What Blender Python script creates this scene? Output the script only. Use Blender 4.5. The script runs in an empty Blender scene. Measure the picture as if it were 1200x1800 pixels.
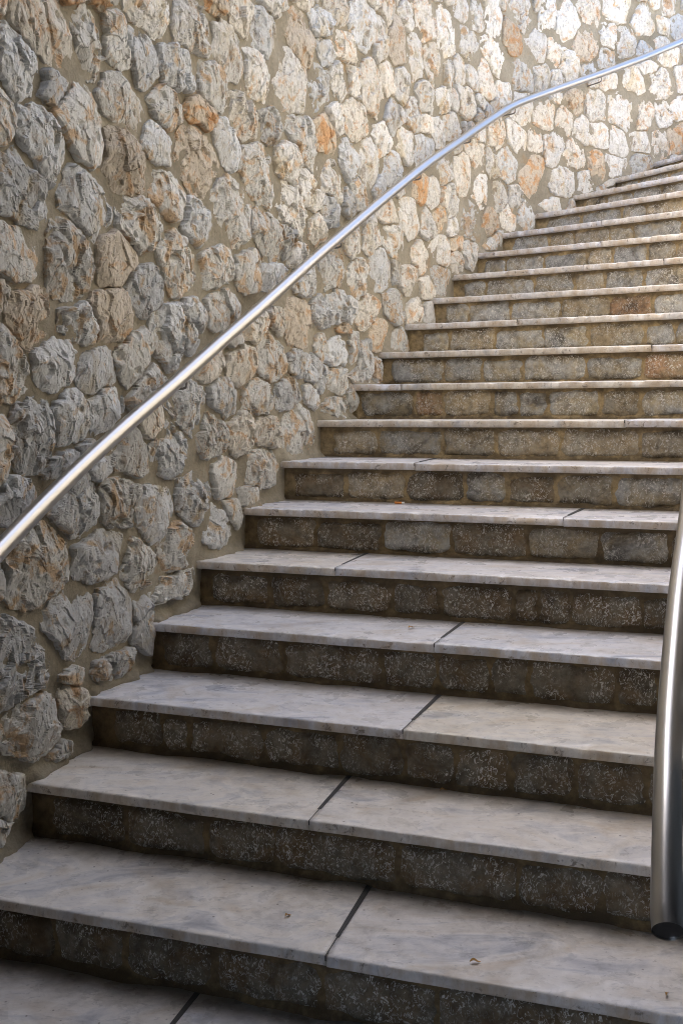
import bpy, math, random
import numpy as np
from mathutils import Vector, Matrix

# ---------------------------------------------------------------- camera, sky, sun, exposure
scene = bpy.context.scene
R = math.radians
cam_data = bpy.data.cameras.new('camera'); cam = bpy.data.objects.new('camera', cam_data)
scene.collection.objects.link(cam); scene.camera = cam
cam_data.sensor_fit = 'VERTICAL'; cam_data.sensor_height = 36.0; cam_data.lens = 35.0
cam_data.clip_start = 0.05; cam_data.clip_end = 600
cam.matrix_world = Matrix.Translation((0, 0, 1.5104)) @ Matrix.Rotation(R(90 - 6.197), 4, 'X') @ Matrix.Rotation(R(-0.386), 4, 'Z')

SUN_EL, SUN_AZ = 62.0, 295.0          # azimuth clockwise from +Y
world = bpy.data.worlds.new('World'); scene.world = world; world.use_nodes = True
wn = world.node_tree.nodes; wl = world.node_tree.links; wn.clear()
wo = wn.new('ShaderNodeOutputWorld'); wb = wn.new('ShaderNodeBackground'); sk = wn.new('ShaderNodeTexSky')
sk.sky_type = 'NISHITA'; sk.sun_disc = False
sk.sun_elevation = R(SUN_EL); sk.sun_rotation = R(SUN_AZ)
sk.air_density = 0.8; sk.dust_density = 4.2; sk.ozone_density = 1.0
wb.inputs['Strength'].default_value = 0.15
wl.new(sk.outputs[0], wb.inputs[0]); wl.new(wb.outputs[0], wo.inputs[0])
sun = bpy.data.lights.new('sun', 'SUN'); sun.energy = 3.0; sun.angle = R(0.5); sun.color = (1.0, 0.94, 0.84)
so = bpy.data.objects.new('sun', sun); scene.collection.objects.link(so)
sd = Vector((math.sin(R(SUN_AZ)) * math.cos(R(SUN_EL)), math.cos(R(SUN_AZ)) * math.cos(R(SUN_EL)), math.sin(R(SUN_EL))))
so.rotation_euler = sd.to_track_quat('Z', 'Y').to_euler(); so.location = (0, 8, 12)
scene.view_settings.view_transform = 'Standard'; scene.view_settings.look = 'None'
scene.view_settings.gamma = 1.0; scene.view_settings.use_curve_mapping = False
scene.view_settings.exposure = 2.28
scene.cycles.filter_width = 1.0; scene.cycles.max_bounces = 8; scene.cycles.diffuse_bounces = 5; scene.cycles.glossy_bounces = 4

# ---------------------------------------------------------------- survey of the place (metres)
H = 0.16                     # rise of one step
WIDTH = 1.72                 # width of the flight
THICK = 0.029                # marble thickness
OVER = 0.0175                # nosing overhang
K0 = 0
CURVE = [(-1.7797, -1.068), (-1.6951, -0.7284), (-1.6104, -0.3888), (-1.5257, -0.0492), (-1.441, 0.2904), (-1.3564, 0.63), (-1.2717, 0.9696), (-1.187, 1.3092), (-1.1024, 1.6488), (-1.0177, 1.9884), (-0.933, 2.328), (-0.8402, 2.6344), (-0.737, 2.91), (-0.6062, 3.2088), (-0.4819, 3.486), (-0.3491, 3.7696), (-0.2115, 4.0593), (-0.0671, 4.3548), (0.0777, 4.6502), (0.2234, 4.9433), (0.372, 5.231), (0.5204, 5.5137), (0.6704, 5.7936), (0.8386, 6.0658), (1.0307, 6.3248), (1.2744, 6.5649), (1.5741, 6.7948), (1.9009, 7.0293), (2.242, 7.2701), (2.586, 7.511), (2.9362, 7.7428), (3.2924, 7.9653), (3.6543, 8.1785), (4.0216, 8.3821), (4.3942, 8.5761), (4.7717, 8.7602), (5.1539, 8.9344), (5.5405, 9.0985), (5.9313, 9.2524), (6.3259, 9.396), (6.7242, 9.5293)]
PH = [-17.66, -18.66, -19.41, -19.3, -19.49, -19.66, -20.08, -20.85, -22.05, -23.6, -25.51, -27.86, -30.69, -34.21, -38.58, -43.7, -49.17, -54.64, -60.01]
JOINTS = {0: [(0.55, 0.55)], 1: [(.60, .615)], 2: [(0.936, 0.944)], 3: [(0.796, 0.788)], 4: [(0.951, 0.946)], 5: [(0.931, 0.927)],
          6: [(0.486, 0.459)], 7: [(1.174, 1.177)], 8: [(0.529, 0.489)], 9: [(1.257, 1.257)], 10: [(0.21, 0.21), (1.44, 1.44)],
          11: [(1.25, 1.25)], 12: [(0.554, 0.554)], 13: [(1.49, 1.49)], 14: [(1.146, 1.146)], 15: [(0.735, 0.735)],
          16: [(0.624, 0.624)], 17: [(0.86, 0.86)], 18: [(0.45, 0.45)], 19: [(0.3, 0.3), (1.2, 1.2)], 20: [(0.9, 0.9)]}
BLOCKS = {4: [0.031, 0.202, 0.288, 0.531, 0.761, 0.95, 1.087, 1.235, 1.405, 1.58, 1.71],
          5: [-0.004, 0.184, 0.431, 0.759, 0.932, 1.093, 1.207, 1.458, 1.568, 1.71],
          6: [-0.002, 0.232, 0.439, 0.68, 0.846, 1.083, 1.165, 1.267, 1.483, 1.6, 1.71],
          7: [0.008, 0.26, 0.518, 0.777, 1.051, 1.293, 1.524, 1.71],
          8: [0.001, 0.235, 0.486, 0.722, 0.885, 1.072, 1.282, 1.524, 1.71],
          9: [0.018, 0.233, 0.518, 0.746, 1.008, 1.314, 1.515, 1.71],
          10: [0.004, 0.265, 0.399, 0.626, 0.746, 0.872, 1.096, 1.261, 1.455, 1.71]}
STONES = """m150,646,39,42,63,57,54,53,60,69,51,51,48,51,57,69,63,66,69,63,57,42
m162,400,84,42,30,30,36,39,45,63,63,54,51,60,60,45,39,39,39,45,51,63
m183,1061,51,54,60,81,81,75,72,69,57,51,48,57,63,84,72,72,78,66,56,54
m224,1403,66,69,92,120,117,117,123,99,75,69,66,72,84,120,135,112,97,87,81,68
m236,472,69,60,60,57,63,72,81,84,81,75,66,66,60,54,55,69,72,78,99,78
t243,1790,63,78,72,55,49,46,49,69,69,60,57,63,72,87,70,63,57,54,54,51
g270,823,189,147,129,120,117,129,155,189,183,159,156,168,183,140,121,106,109,129,165,222
g278,2434,24,27,33,22,12,12,12,16,27,27,30,30,39,48,33,33,30,19,19,19
m281,1613,111,99,84,84,99,114,104,116,126,111,108,117,129,95,84,90,102,96,120,144
g291,1262,105,99,87,71,66,63,51,46,46,61,117,102,90,78,69,60,54,57,69,87
m291,2239,78,82,96,83,84,87,96,111,87,78,72,81,93,117,82,70,67,70,81,84
t293,2505,54,57,74,69,51,45,42,42,48,57,60,63,72,72,48,39,45,37,37,37
m327,1909,147,141,111,86,75,72,81,90,114,135,135,144,105,73,73,81,83,90,113,132
m339,631,115,123,114,99,81,76,76,88,117,135,138,123,99,84,87,93,114,110,126,132
g352,2074,153,138,117,110,117,105,91,100,126,150,147,159,144,95,78,75,84,111,156,164
g397,1431,82,88,107,126,113,102,99,105,111,90,90,99,114,119,111,108,88,88,91,91
g397,2400,96,105,79,67,64,76,99,98,93,90,105,99,90,93,93,93,81,86,102,91
m399,1067,141,147,134,126,126,126,117,117,129,135,129,162,159,132,120,111,101,107,129,155
p412,1752,105,108,98,96,87,77,71,80,99,96,114,95,90,92,102,81,69,70,83,114
m473,518,66,54,39,33,30,24,24,27,30,42,75,57,36,27,27,24,27,27,30,45
g488,2223,99,92,87,89,95,96,98,102,120,106,104,87,77,72,75,99,123,117,105,101
g510,1349,90,89,63,42,33,30,34,25,28,37,49,90,66,51,42,39,36,42,42,51
g512,1626,97,117,102,89,78,68,68,72,83,104,102,98,99,99,84,72,70,70,81,93
t517,2531,119,108,114,117,135,117,108,111,129,159,150,131,97,85,79,85,91,126,158,153
t535,632,75,66,66,62,58,57,68,84,84,67,61,63,63,63,66,69,72,78,96,78
g538,886,103,112,117,107,98,96,96,101,122,138,123,93,86,86,102,126,123,123,110,101
g539,2389,53,69,59,46,37,37,40,45,39,36,36,48,75,66,62,57,36,33,33,36
m541,720,49,42,30,30,27,25,27,36,51,66,63,39,27,21,18,19,22,36,45,72
g567,1470,81,80,96,90,96,84,78,78,84,72,70,70,82,95,75,65,72,71,87,93
g583,1214,99,104,111,99,105,90,84,84,87,108,150,108,87,84,96,89,87,90,102,108
m588,1917,119,122,111,102,102,117,129,120,107,99,93,99,131,128,120,111,102,108,110,117
g628,1750,70,61,64,76,66,59,51,54,75,96,99,99,72,59,59,60,65,74,96,84
o632,2647,39,48,39,27,24,18,21,21,24,27,40,36,36,30,21,21,16,16,18,27
g639,1392,30,36,36,30,24,15,12,12,18,24,39,30,33,30,27,21,24,21,24,24
m671,2316,89,99,96,106,121,122,104,96,96,111,135,99,99,99,108,110,128,129,110,98
g678,2099,132,117,102,96,86,89,105,117,114,108,129,129,100,87,86,93,114,94,105,129
g686,1055,132,135,120,87,83,84,83,84,102,132,132,135,111,93,84,77,78,86,111,109
g690,1320,36,31,33,42,39,36,30,30,30,36,48,42,34,33,34,33,24,31,36,42
g703,1619,85,85,105,83,68,63,60,68,78,82,82,105,99,87,69,57,54,60,78,105
m712,2555,60,62,70,93,99,108,99,87,96,81,72,63,66,75,99,112,103,84,78,69
g738,860,105,105,107,102,117,107,108,123,102,91,87,101,123,120,107,104,105,123,117,108
g742,1500,92,93,104,84,62,57,58,60,69,87,83,83,87,96,78,72,65,66,69,75
m743,708,156,99,66,48,34,31,34,45,60,102,122,99,63,54,48,45,48,54,63,87
o762,2689,45,45,48,36,27,27,27,30,30,42,42,42,39,27,24,21,30,18,24,28
p779,1784,93,87,98,105,84,75,71,84,102,111,76,67,76,99,90,84,81,84,96,93
m784,1212,96,126,99,84,77,75,81,92,108,92,84,90,99,86,78,75,90,105,90,81
p805,1953,114,108,84,77,74,90,78,84,88,90,84,87,99,111,86,72,74,78,72,86
m845,2605,51,52,61,92,90,90,84,78,87,66,59,60,69,93,87,84,87,90,89,61
m845,1360,93,93,87,93,96,84,81,84,99,114,123,111,90,72,65,66,78,99,123,113
m863,2425,141,114,90,81,81,80,84,99,105,109,120,111,102,81,69,61,69,89,105,109
p878,2254,120,114,105,102,93,94,100,120,128,104,101,117,117,117,105,93,96,104,123,117
m881,1664,87,99,114,123,87,75,59,55,63,78,87,88,96,108,105,77,65,62,63,78
m890,993,96,84,78,72,75,87,108,96,82,85,95,90,81,84,87,78,78,87,102,110
m942,2082,123,138,107,96,84,74,72,84,111,123,120,126,96,89,89,99,96,96,95,96
g961,1873,105,110,102,105,99,93,81,75,78,92,99,93,104,117,90,84,69,73,78,96
m967,1564,96,117,111,95,87,66,57,54,56,66,93,126,126,90,72,57,55,51,66,75
t979,1460,60,69,75,75,46,36,36,34,42,51,72,68,65,60,57,50,37,34,31,42
g980,2590,78,80,84,78,78,77,87,102,91,76,66,64,75,78,93,99,84,78,83,90
g981,1162,104,114,123,96,93,87,93,108,96,99,105,108,102,104,105,102,87,73,83,96
w1029,2750,103,109,153,108,81,72,66,72,75,96,153,150,108,83,72,78,81,86,104,114
g1049,2345,73,75,63,56,54,60,75,78,73,78,72,72,70,66,62,62,63,69,93,70
g1084,1742,90,93,111,111,114,105,95,93,100,111,99,95,105,102,99,120,114,111,99,87
m1085,897,150,138,76,52,40,40,40,45,72,99,147,156,66,51,45,42,48,57,72,120
g1085,1354,132,102,90,86,93,105,105,103,103,120,126,122,105,96,93,87,86,98,120,156
m1104,2201,95,93,90,81,81,74,72,86,111,99,103,105,77,68,68,81,93,102,97,88
m1109,2478,96,91,93,78,65,59,69,71,75,89,105,92,81,74,75,80,77,75,72,83
m1111,1020,123,108,104,87,87,99,99,98,105,120,123,111,129,90,70,64,67,82,126,138
m1146,1985,104,126,105,99,96,108,105,102,110,117,117,96,93,102,117,111,105,108,105,105
g1177,2620,111,114,105,86,72,66,75,75,90,114,104,108,120,83,68,70,69,80,93,110
g1194,1510,113,117,111,89,86,96,102,102,114,135,135,108,92,86,93,105,114,97,94,99
g1218,1192,114,120,132,105,96,87,84,90,114,117,113,123,108,101,102,105,108,82,84,96
g1221,1759,34,37,25,22,25,25,28,66,42,36,36,36,44,66,81,81,69,57,48,48
g1248,1821,65,59,59,57,54,60,69,68,87,78,66,40,34,28,25,31,37,75,75,81
w1270,2780,121,126,123,96,96,93,102,114,111,117,118,127,141,93,83,83,87,96,124,135
g1272,2141,96,87,87,78,69,71,78,87,84,70,70,102,87,78,78,84,87,78,81,87
p1282,2345,177,147,132,129,108,105,116,128,128,156,145,150,126,123,120,122,135,117,112,121
o1307,2509,92,96,66,54,48,46,57,54,70,84,100,95,72,54,45,42,48,66,75,81
t1334,1643,90,108,111,72,54,42,42,42,45,54,87,123,84,69,60,50,44,42,54,69
m1339,1398,99,90,81,78,80,84,93,79,70,73,99,105,93,87,84,78,75,80,96,107
g1373,1059,95,72,68,69,72,75,96,105,111,108,108,108,87,78,75,72,75,87,111,147
m1387,1996,126,135,129,107,90,78,72,75,84,105,111,135,141,105,78,65,62,68,81,114
m1395,2622,96,90,92,83,81,90,79,84,102,93,89,99,93,72,66,72,83,95,105,89
o1424,2908,75,96,93,54,45,39,36,39,45,57,90,114,72,53,48,44,44,44,51,60
m1424,1238,90,90,90,78,75,83,86,87,93,99,81,76,90,81,81,70,73,80,99,96
g1431,1535,110,93,72,69,72,75,75,80,92,114,108,102,69,57,63,78,81,78,88,114
m1432,1850,114,120,117,93,84,78,72,78,90,114,114,101,105,96,84,84,78,80,87,102
g1478,2445,78,84,74,68,77,87,92,96,87,90,84,71,63,66,78,90,96,96,86,79
m1483,1107,51,45,42,48,54,51,54,63,84,54,44,33,33,33,36,46,75,75,63,54
m1499,1753,51,51,48,48,36,25,24,21,22,33,48,54,39,36,34,28,25,27,30,39
w1503,2769,99,98,105,99,93,93,99,102,126,103,97,101,87,83,86,99,105,111,118,108
m1504,2214,141,171,135,123,123,119,126,127,127,139,159,138,129,126,122,135,134,135,138,134
t1541,1404,88,93,105,87,80,90,70,76,84,105,90,96,99,99,96,77,78,82,93,84
t1558,1658,102,110,123,93,81,78,69,69,87,108,107,117,93,87,92,81,75,71,81,93
m1590,1166,78,72,40,30,28,28,31,42,54,74,69,65,63,48,39,36,39,39,48,69
t1608,2940,55,58,90,120,96,87,87,75,72,75,78,96,99,89,81,81,92,90,67,55
t1611,2569,115,112,105,87,74,81,84,99,117,114,119,114,99,95,96,78,75,80,102,126
m1624,2007,82,91,108,111,93,81,78,87,98,99,98,96,102,102,93,84,81,87,102,84
t1664,1809,75,90,90,93,63,54,48,48,57,69,99,90,87,75,63,66,65,51,51,66
m1680,1533,114,108,96,83,69,69,72,77,89,108,122,120,81,72,62,60,60,72,102,123
m1684,1262,147,132,111,83,74,74,81,96,114,162,147,141,96,75,64,81,87,99,129,141
m1704,2385,137,135,144,129,123,114,113,117,144,136,147,141,120,111,114,114,120,156,138,126
w1707,2744,93,102,105,98,84,86,98,114,117,87,75,90,126,110,95,87,90,104,111,101
t1746,1400,105,114,84,69,63,57,62,72,102,108,100,113,78,65,56,56,63,81,105,103
m1766,2164,91,93,99,90,87,87,93,114,129,117,122,87,78,81,95,94,94,107,141,106
g1768,2922,126,120,108,89,75,75,83,96,106,94,88,97,117,95,84,86,93,87,81,96
m1786,1689,117,105,96,93,93,105,105,107,102,114,108,113,114,92,87,87,95,96,111,132
g1800,2013,102,111,84,66,52,49,49,54,75,79,79,87,102,75,66,63,63,63,66,81
m1815,2589,96,93,96,78,74,72,68,70,84,102,76,76,93,95,84,72,66,65,75,87
t1828,1839,43,34,31,36,45,51,57,75,81,87,62,48,45,40,45,48,54,69,96,58
w1863,3064,74,135,120,66,48,42,45,45,51,63,105,141,93,68,57,63,54,43,43,54
m1918,2167,60,72,64,58,55,54,56,63,66,52,40,40,46,60,93,72,57,34,40,45
g1922,1558,123,108,90,69,61,69,69,69,72,102,108,105,108,96,72,60,54,57,68,96
w1932,2477,93,102,96,89,81,81,77,72,84,99,99,93,102,84,70,66,72,99,93,81
w1963,2788,156,156,144,127,123,137,141,132,138,147,146,156,168,149,129,108,109,121,149,168
w1971,2295,132,108,93,92,93,92,105,125,153,138,132,138,96,75,61,73,102,131,171,135
g1992,1678,52,55,75,62,57,60,59,66,69,69,65,66,69,63,54,56,63,72,75,55
p2005,1848,132,126,132,114,99,99,108,114,141,162,121,112,114,111,107,99,117,126,147,144
m2020,1377,186,150,138,126,123,131,132,137,159,159,160,171,153,132,117,117,126,135,156,183
w2026,2122,93,102,96,68,53,51,54,54,53,58,79,96,96,70,52,40,34,34,40,52
p2055,2996,132,120,111,114,110,105,111,111,118,144,150,120,102,90,90,94,123,132,129,135
m2069,2596,102,99,99,117,102,90,85,97,123,162,120,87,72,75,81,96,108,144,138,123
g2088,2033,110,108,123,99,90,61,55,52,58,99,129,132,114,90,78,72,69,75,92,120
g2118,1542,57,42,39,34,34,42,59,66,81,56,48,45,48,42,42,48,54,78,69,63
t2120,3153,57,78,69,42,33,33,30,33,36,45,63,90,66,45,36,36,33,24,30,36
w2122,2401,111,76,70,66,68,70,83,102,105,104,102,89,78,78,78,75,83,90,108,96
g2159,1643,96,84,72,60,62,75,90,105,126,109,96,78,68,54,57,66,81,108,126,116
t2187,2247,90,69,66,60,66,70,65,66,69,72,69,72,78,69,63,66,60,63,69,84
m2204,1756,33,39,45,51,60,63,54,51,54,48,48,45,44,44,45,51,69,57,44,36
g2209,1904,69,57,60,63,72,81,66,72,84,96,74,66,72,60,60,63,75,84,102,84
g2222,2837,120,120,110,108,93,99,99,86,84,105,93,93,110,129,111,87,78,75,77,93
g2239,3109,111,108,93,72,68,66,66,60,63,80,111,96,90,84,63,54,52,57,63,90
o2277,2657,102,87,76,67,78,99,90,90,98,108,99,93,90,93,80,74,78,90,114,105
g2281,3005,78,74,72,72,60,49,46,49,59,84,83,75,72,72,68,63,60,51,61,74
w2322,2481,150,132,111,108,93,86,89,104,132,126,159,127,105,84,66,65,72,109,129,136
g2333,2345,126,99,78,49,49,56,57,71,99,99,108,108,87,75,69,63,63,66,81,117
m2342,2105,128,147,138,138,111,96,93,96,102,123,141,141,153,126,99,86,82,92,120,117
m2352,1489,159,123,105,66,56,57,60,69,81,102,167,144,81,60,54,51,54,60,78,120
g2362,1738,105,102,96,81,75,75,72,72,81,108,108,123,90,72,60,57,52,58,96,117
g2385,1942,79,82,107,93,80,75,72,75,90,111,108,96,96,96,84,74,75,84,93,88
w2391,2753,78,75,78,78,78,69,69,69,80,101,93,79,64,61,65,74,68,70,84,87
m2392,1616,99,99,84,68,58,55,55,66,84,111,105,111,81,69,59,63,66,75,93,108
t2401,3225,104,111,126,102,78,69,66,69,78,99,129,129,89,81,78,75,78,84,93,102
w2426,2923,96,87,90,87,83,81,78,81,84,108,108,92,90,84,81,83,90,78,87,108
o2446,1848,72,63,42,36,24,18,18,15,21,36,66,63,39,27,24,24,24,27,33,45
t2488,3081,150,117,96,81,72,69,68,75,96,114,141,129,102,75,63,60,63,63,78,129
g2497,2606,95,95,90,84,80,83,89,93,111,114,96,87,81,80,84,99,87,87,96,111
g2501,2411,66,37,34,37,52,72,72,46,37,42,51,54,59,70,63,60,69,63,63,60
g2516,1935,40,53,51,56,52,53,62,72,46,34,31,31,45,56,54,69,60,60,51,46
m2552,1769,42,51,54,66,78,72,81,63,51,45,42,45,51,66,98,72,63,57,53,48
w2561,2253,93,96,110,108,84,72,69,69,75,90,102,108,111,96,93,74,66,69,81,93
w2581,2964,65,65,69,84,72,61,64,72,90,75,59,57,63,81,72,69,74,87,78,69
m2593,2085,119,117,121,117,111,90,81,87,96,108,114,150,129,108,99,90,84,84,93,111
t2598,2797,156,162,100,99,86,80,83,107,108,134,129,120,147,120,108,93,75,78,90,117
m2615,2471,145,112,86,72,72,85,69,72,78,106,88,76,73,88,76,76,70,72,88,100
m2653,1692,94,103,101,105,129,115,106,78,56,58,55,162,142,109,94,91,94,97,103,100
g2661,3243,117,123,145,118,139,127,130,121,124,141,137,160,144,123,118,121,126,131,146,121
g2675,2375,48,58,55,49,40,27,22,24,30,43,64,61,42,37,40,19,16,16,19,27
t2702,1951,112,173,139,99,82,76,72,72,77,100,126,141,142,127,109,79,60,54,67,76
w2714,2641,112,121,108,112,130,105,98,101,114,127,111,111,127,110,108,119,130,110,107,109
w2748,2303,89,93,112,102,109,91,64,67,76,93,81,81,108,112,104,78,67,69,77,97
t2778,2977,154,114,94,102,120,142,149,151,145,130,119,120,136,133,117,124,128,137,151,143
w2779,3381,60,64,82,64,52,49,49,46,46,52,61,58,46,40,39,46,42,42,49,54
m2799,1674,58,58,61,67,70,64,64,67,57,40,31,40,64,67,67,70,67,61,61,67
g2845,2152,127,130,138,119,119,115,99,100,109,142,133,130,139,132,111,101,99,102,122,148
o2847,1838,129,154,115,100,91,88,88,90,105,126,163,129,125,97,84,76,79,85,112,135
g2849,2541,79,82,66,59,64,70,55,50,44,46,60,82,79,79,61,50,42,40,45,64
w2860,3232,81,84,99,105,100,107,113,114,83,69,69,76,91,118,129,99,84,86,95,93
w2872,2778,115,118,93,86,100,81,70,76,85,105,112,88,82,87,106,85,77,72,77,92
t2938,3393,71,88,109,94,88,85,73,73,76,78,85,100,76,67,67,82,73,67,58,63
t2941,3079,87,90,103,96,89,84,74,74,80,99,102,87,79,75,81,94,84,75,103,96
t2944,2450,109,108,106,100,79,73,70,68,74,93,121,139,106,78,62,57,54,60,72,129
g3000,2915,52,49,61,103,100,90,77,75,70,69,78,100,89,80,80,94,94,71,70,55
g3005,2666,151,148,107,95,88,88,87,77,86,97,127,139,125,112,94,76,71,65,72,96
g3029,2170,43,46,67,60,50,48,54,67,63,46,40,43,43,64,70,61,58,61,54,49
m3029,1995,118,139,103,91,88,91,94,101,114,168,139,124,103,94,88,95,93,105,121,141
m3033,2312,169,135,102,87,91,81,84,90,117,175,180,142,108,89,78,75,83,108,130,190
p3065,3284,103,116,134,120,120,127,131,99,85,108,111,111,126,132,127,108,102,104,117,108
m3090,1830,109,106,85,76,75,71,63,74,85,96,96,102,100,76,67,61,64,70,91,121
g3090,2938,51,49,52,52,51,53,55,31,34,28,25,22,22,40,65,48,36,39,42,61
w3099,2587,73,68,70,76,48,36,31,31,36,51,70,82,67,61,54,40,31,31,36,55
w3124,3096,94,96,88,82,95,86,81,81,103,86,78,80,103,100,96,106,91,81,83,93
w3150,2815,81,84,108,98,95,103,87,81,87,98,124,109,97,87,84,103,103,118,112,84
w3166,3439,74,70,78,79,73,76,73,73,76,85,97,85,60,52,58,68,77,67,75,79
w3193,2461,134,148,130,117,105,100,102,107,122,145,130,125,117,99,99,115,121,115,127,136
t3199,2142,128,115,104,93,88,78,79,91,112,118,112,127,103,94,85,76,79,88,111,136
m3256,2974,83,91,94,91,88,97,94,83,84,96,103,101,92,74,72,75,75,80,96,99
w3277,3268,119,119,141,122,117,126,129,120,107,96,97,102,131,130,148,115,100,99,117,127
t3281,1991,109,121,112,106,77,69,66,70,79,99,112,110,121,88,76,70,73,79,100,109
o3337,2633,103,111,136,103,82,79,76,82,94,103,139,133,97,81,82,82,94,99,103,98
t3360,2277,104,108,103,91,88,94,97,97,97,115,118,115,95,89,91,89,86,91,93,121
g3395,2836,160,165,147,107,81,77,81,87,102,157,147,156,145,118,100,91,85,94,109,157
t3409,3511,156,157,175,160,133,124,130,130,133,148,187,167,178,147,140,124,110,113,132,162
t3427,2975,66,70,82,70,53,48,48,55,64,77,71,72,79,62,48,48,45,48,60,80
w3432,3113,131,122,106,83,76,76,85,90,111,135,145,115,106,100,80,70,69,91,113,148
t3443,2124,111,67,49,46,48,67,69,71,91,115,94,91,86,73,64,58,61,67,82,121
w3444,2463,102,104,94,90,87,91,82,81,97,101,99,106,103,88,82,85,86,81,90,106
w3533,2646,101,102,107,105,91,85,82,85,106,81,79,85,118,101,99,88,79,75,82,95
t3536,3310,131,131,126,117,118,116,110,110,126,145,129,134,124,124,123,122,108,107,119,144
w3601,2979,82,76,67,70,70,85,78,74,99,99,90,100,84,83,100,88,85,88,91,94
w3629,2342,140,136,142,121,99,90,93,106,107,134,163,159,127,88,67,67,70,85,120,150
m3641,2189,157,157,123,91,70,70,76,91,119,154,202,124,99,100,97,97,97,106,133,175
o3642,2513,86,100,91,82,68,82,76,75,81,100,91,86,97,99,68,60,62,70,85,84
w3662,3155,103,100,97,88,86,84,74,72,81,105,101,96,89,94,76,64,58,66,75,105
t3689,2648,22,25,28,37,68,56,50,64,49,44,37,45,55,63,54,54,58,64,40,28
w3698,2811,110,114,130,112,109,94,88,91,97,121,118,121,119,117,115,87,78,81,94,117
w3701,3529,149,147,166,142,130,133,145,151,175,138,121,129,160,141,158,137,119,130,139,163
w3746,3331,70,77,78,88,90,69,59,60,65,76,65,66,75,93,92,82,76,67,67,67
w3779,3052,142,163,130,94,82,73,60,66,75,105,130,103,100,115,91,79,78,78,90,106
w3791,2643,87,88,76,72,82,100,96,98,96,67,58,58,82,82,102,83,79,93,109,90
w3824,2500,103,86,76,73,63,61,57,54,70,77,83,103,88,67,46,37,34,34,40,91
o3860,2425,70,112,79,49,40,34,31,31,37,52,112,92,85,72,43,28,31,37,62,74
t3881,2321,106,91,81,78,63,58,58,61,82,97,95,96,111,94,76,64,61,64,73,97
w3885,2962,70,86,91,67,46,40,34,33,34,46,61,121,79,58,39,34,30,30,31,49
w3902,3377,70,72,81,79,73,79,94,89,91,88,77,69,85,88,82,82,74,70,81,92
w3910,3733,106,134,166,127,94,82,82,79,76,85,97,178,124,100,87,83,87,94,100,108
t3949,2816,115,127,134,123,126,129,114,116,139,131,123,130,145,139,130,122,114,128,145,127
t4004,3230,106,112,121,99,86,93,90,90,106,100,100,103,124,112,106,97,91,91,100,112
w4019,3556,167,150,151,109,90,91,91,99,136,177,156,156,127,100,91,81,87,112,150,150
m4056,2577,144,154,143,122,118,121,131,137,169,170,166,143,139,124,116,112,115,148,178,150
w4058,3391,73,79,79,69,62,63,70,84,100,88,73,69,82,72,65,65,72,82,103,79
w4060,2386,109,133,110,85,70,61,66,88,106,118,115,79,79,97,91,91,106,109,94,91
w4122,3750,89,100,121,115,106,109,97,85,81,75,82,94,127,114,95,84,91,95,100,89
t4129,2971,116,117,127,87,73,83,91,97,112,160,147,123,89,91,88,87,90,107,140,127
w4194,3113,66,70,106,94,85,73,64,64,67,76,100,94,85,72,64,57,59,74,85,70
w4200,2779,122,120,129,132,97,90,95,109,130,132,115,136,124,108,104,121,115,104,124,141
t4243,3422,114,103,101,100,103,108,122,108,98,103,98,105,123,121,109,103,112,130,127,122
o4311,2591,136,122,117,105,109,102,101,92,88,88,86,99,125,142,79,61,55,55,61,82
w4335,2961,66,67,69,82,83,91,90,106,99,78,70,74,79,78,87,106,93,98,106,75
w4339,3797,96,117,115,106,157,145,139,124,106,100,102,116,142,135,115,112,118,135,121,101
m4367,2501,112,121,125,86,49,34,31,34,37,52,82,145,112,76,61,55,58,61,70,97
w4367,3585,162,160,133,118,93,82,85,114,157,202,183,141,94,90,103,106,119,138,172,166
t4384,3154,108,114,139,145,112,97,97,88,91,103,106,114,139,119,102,109,99,96,88,94
w4427,2784,89,90,115,95,92,93,84,92,115,101,89,87,97,104,111,103,79,76,85,96
t4446,3930,51,57,91,67,55,52,49,58,67,67,49,49,49,49,54,55,55,60,59,51
w4466,3393,76,97,93,89,79,62,66,81,100,97,86,97,106,91,82,79,79,76,75,79
m4517,2976,104,117,126,110,111,115,106,109,114,128,106,105,117,108,101,115,104,107,133,105
t4521,2651,87,82,63,63,72,97,70,67,78,99,88,77,79,75,94,82,82,82,100,104
o4551,3747,107,108,90,90,90,95,121,136,119,105,101,105,108,88,106,109,111,117,124,115
w4603,2792,92,99,78,74,89,86,83,87,103,77,71,74,81,81,90,118,69,64,63,69
w4612,3169,102,105,85,70,70,73,88,124,136,108,98,106,103,90,92,98,116,114,124,108
w4648,3920,130,127,127,139,142,124,121,127,142,135,138,154,107,92,99,119,138,126,130,141
m4653,3539,117,120,124,120,111,106,104,107,118,117,112,139,129,118,96,88,88,91,136,125
w4657,3339,102,105,127,142,109,100,99,118,126,100,124,130,129,94,91,97,118,123,129,108
m4715,2694,97,96,100,97,100,112,84,73,75,82,87,95,101,121,97,88,88,91,112,100
o4788,2950,127,145,141,161,147,136,151,149,162,155,153,166,152,141,144,148,148,150,182,145
w4791,3741,102,105,136,123,103,118,94,87,87,109,117,124,133,111,112,96,90,96,136,113
t4799,3174,68,68,85,90,81,82,88,74,84,75,71,72,87,88,73,70,75,84,95,74
w4861,3562,76,78,97,101,115,87,83,89,103,88,71,77,94,118,109,91,88,91,104,94
t4884,3351,95,121,127,112,112,97,91,94,112,116,107,114,132,105,92,97,100,111,115,96
w4911,3973,67,73,85,145,154,139,133,127,103,94,88,97,112,148,127,136,122,143,85,73
t4973,3749,58,60,82,99,96,93,95,96,83,69,65,65,75,95,103,98,90,81,67,58
w4976,2791,142,160,97,68,59,55,52,46,60,82,115,160,94,64,52,46,46,49,55,76
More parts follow.
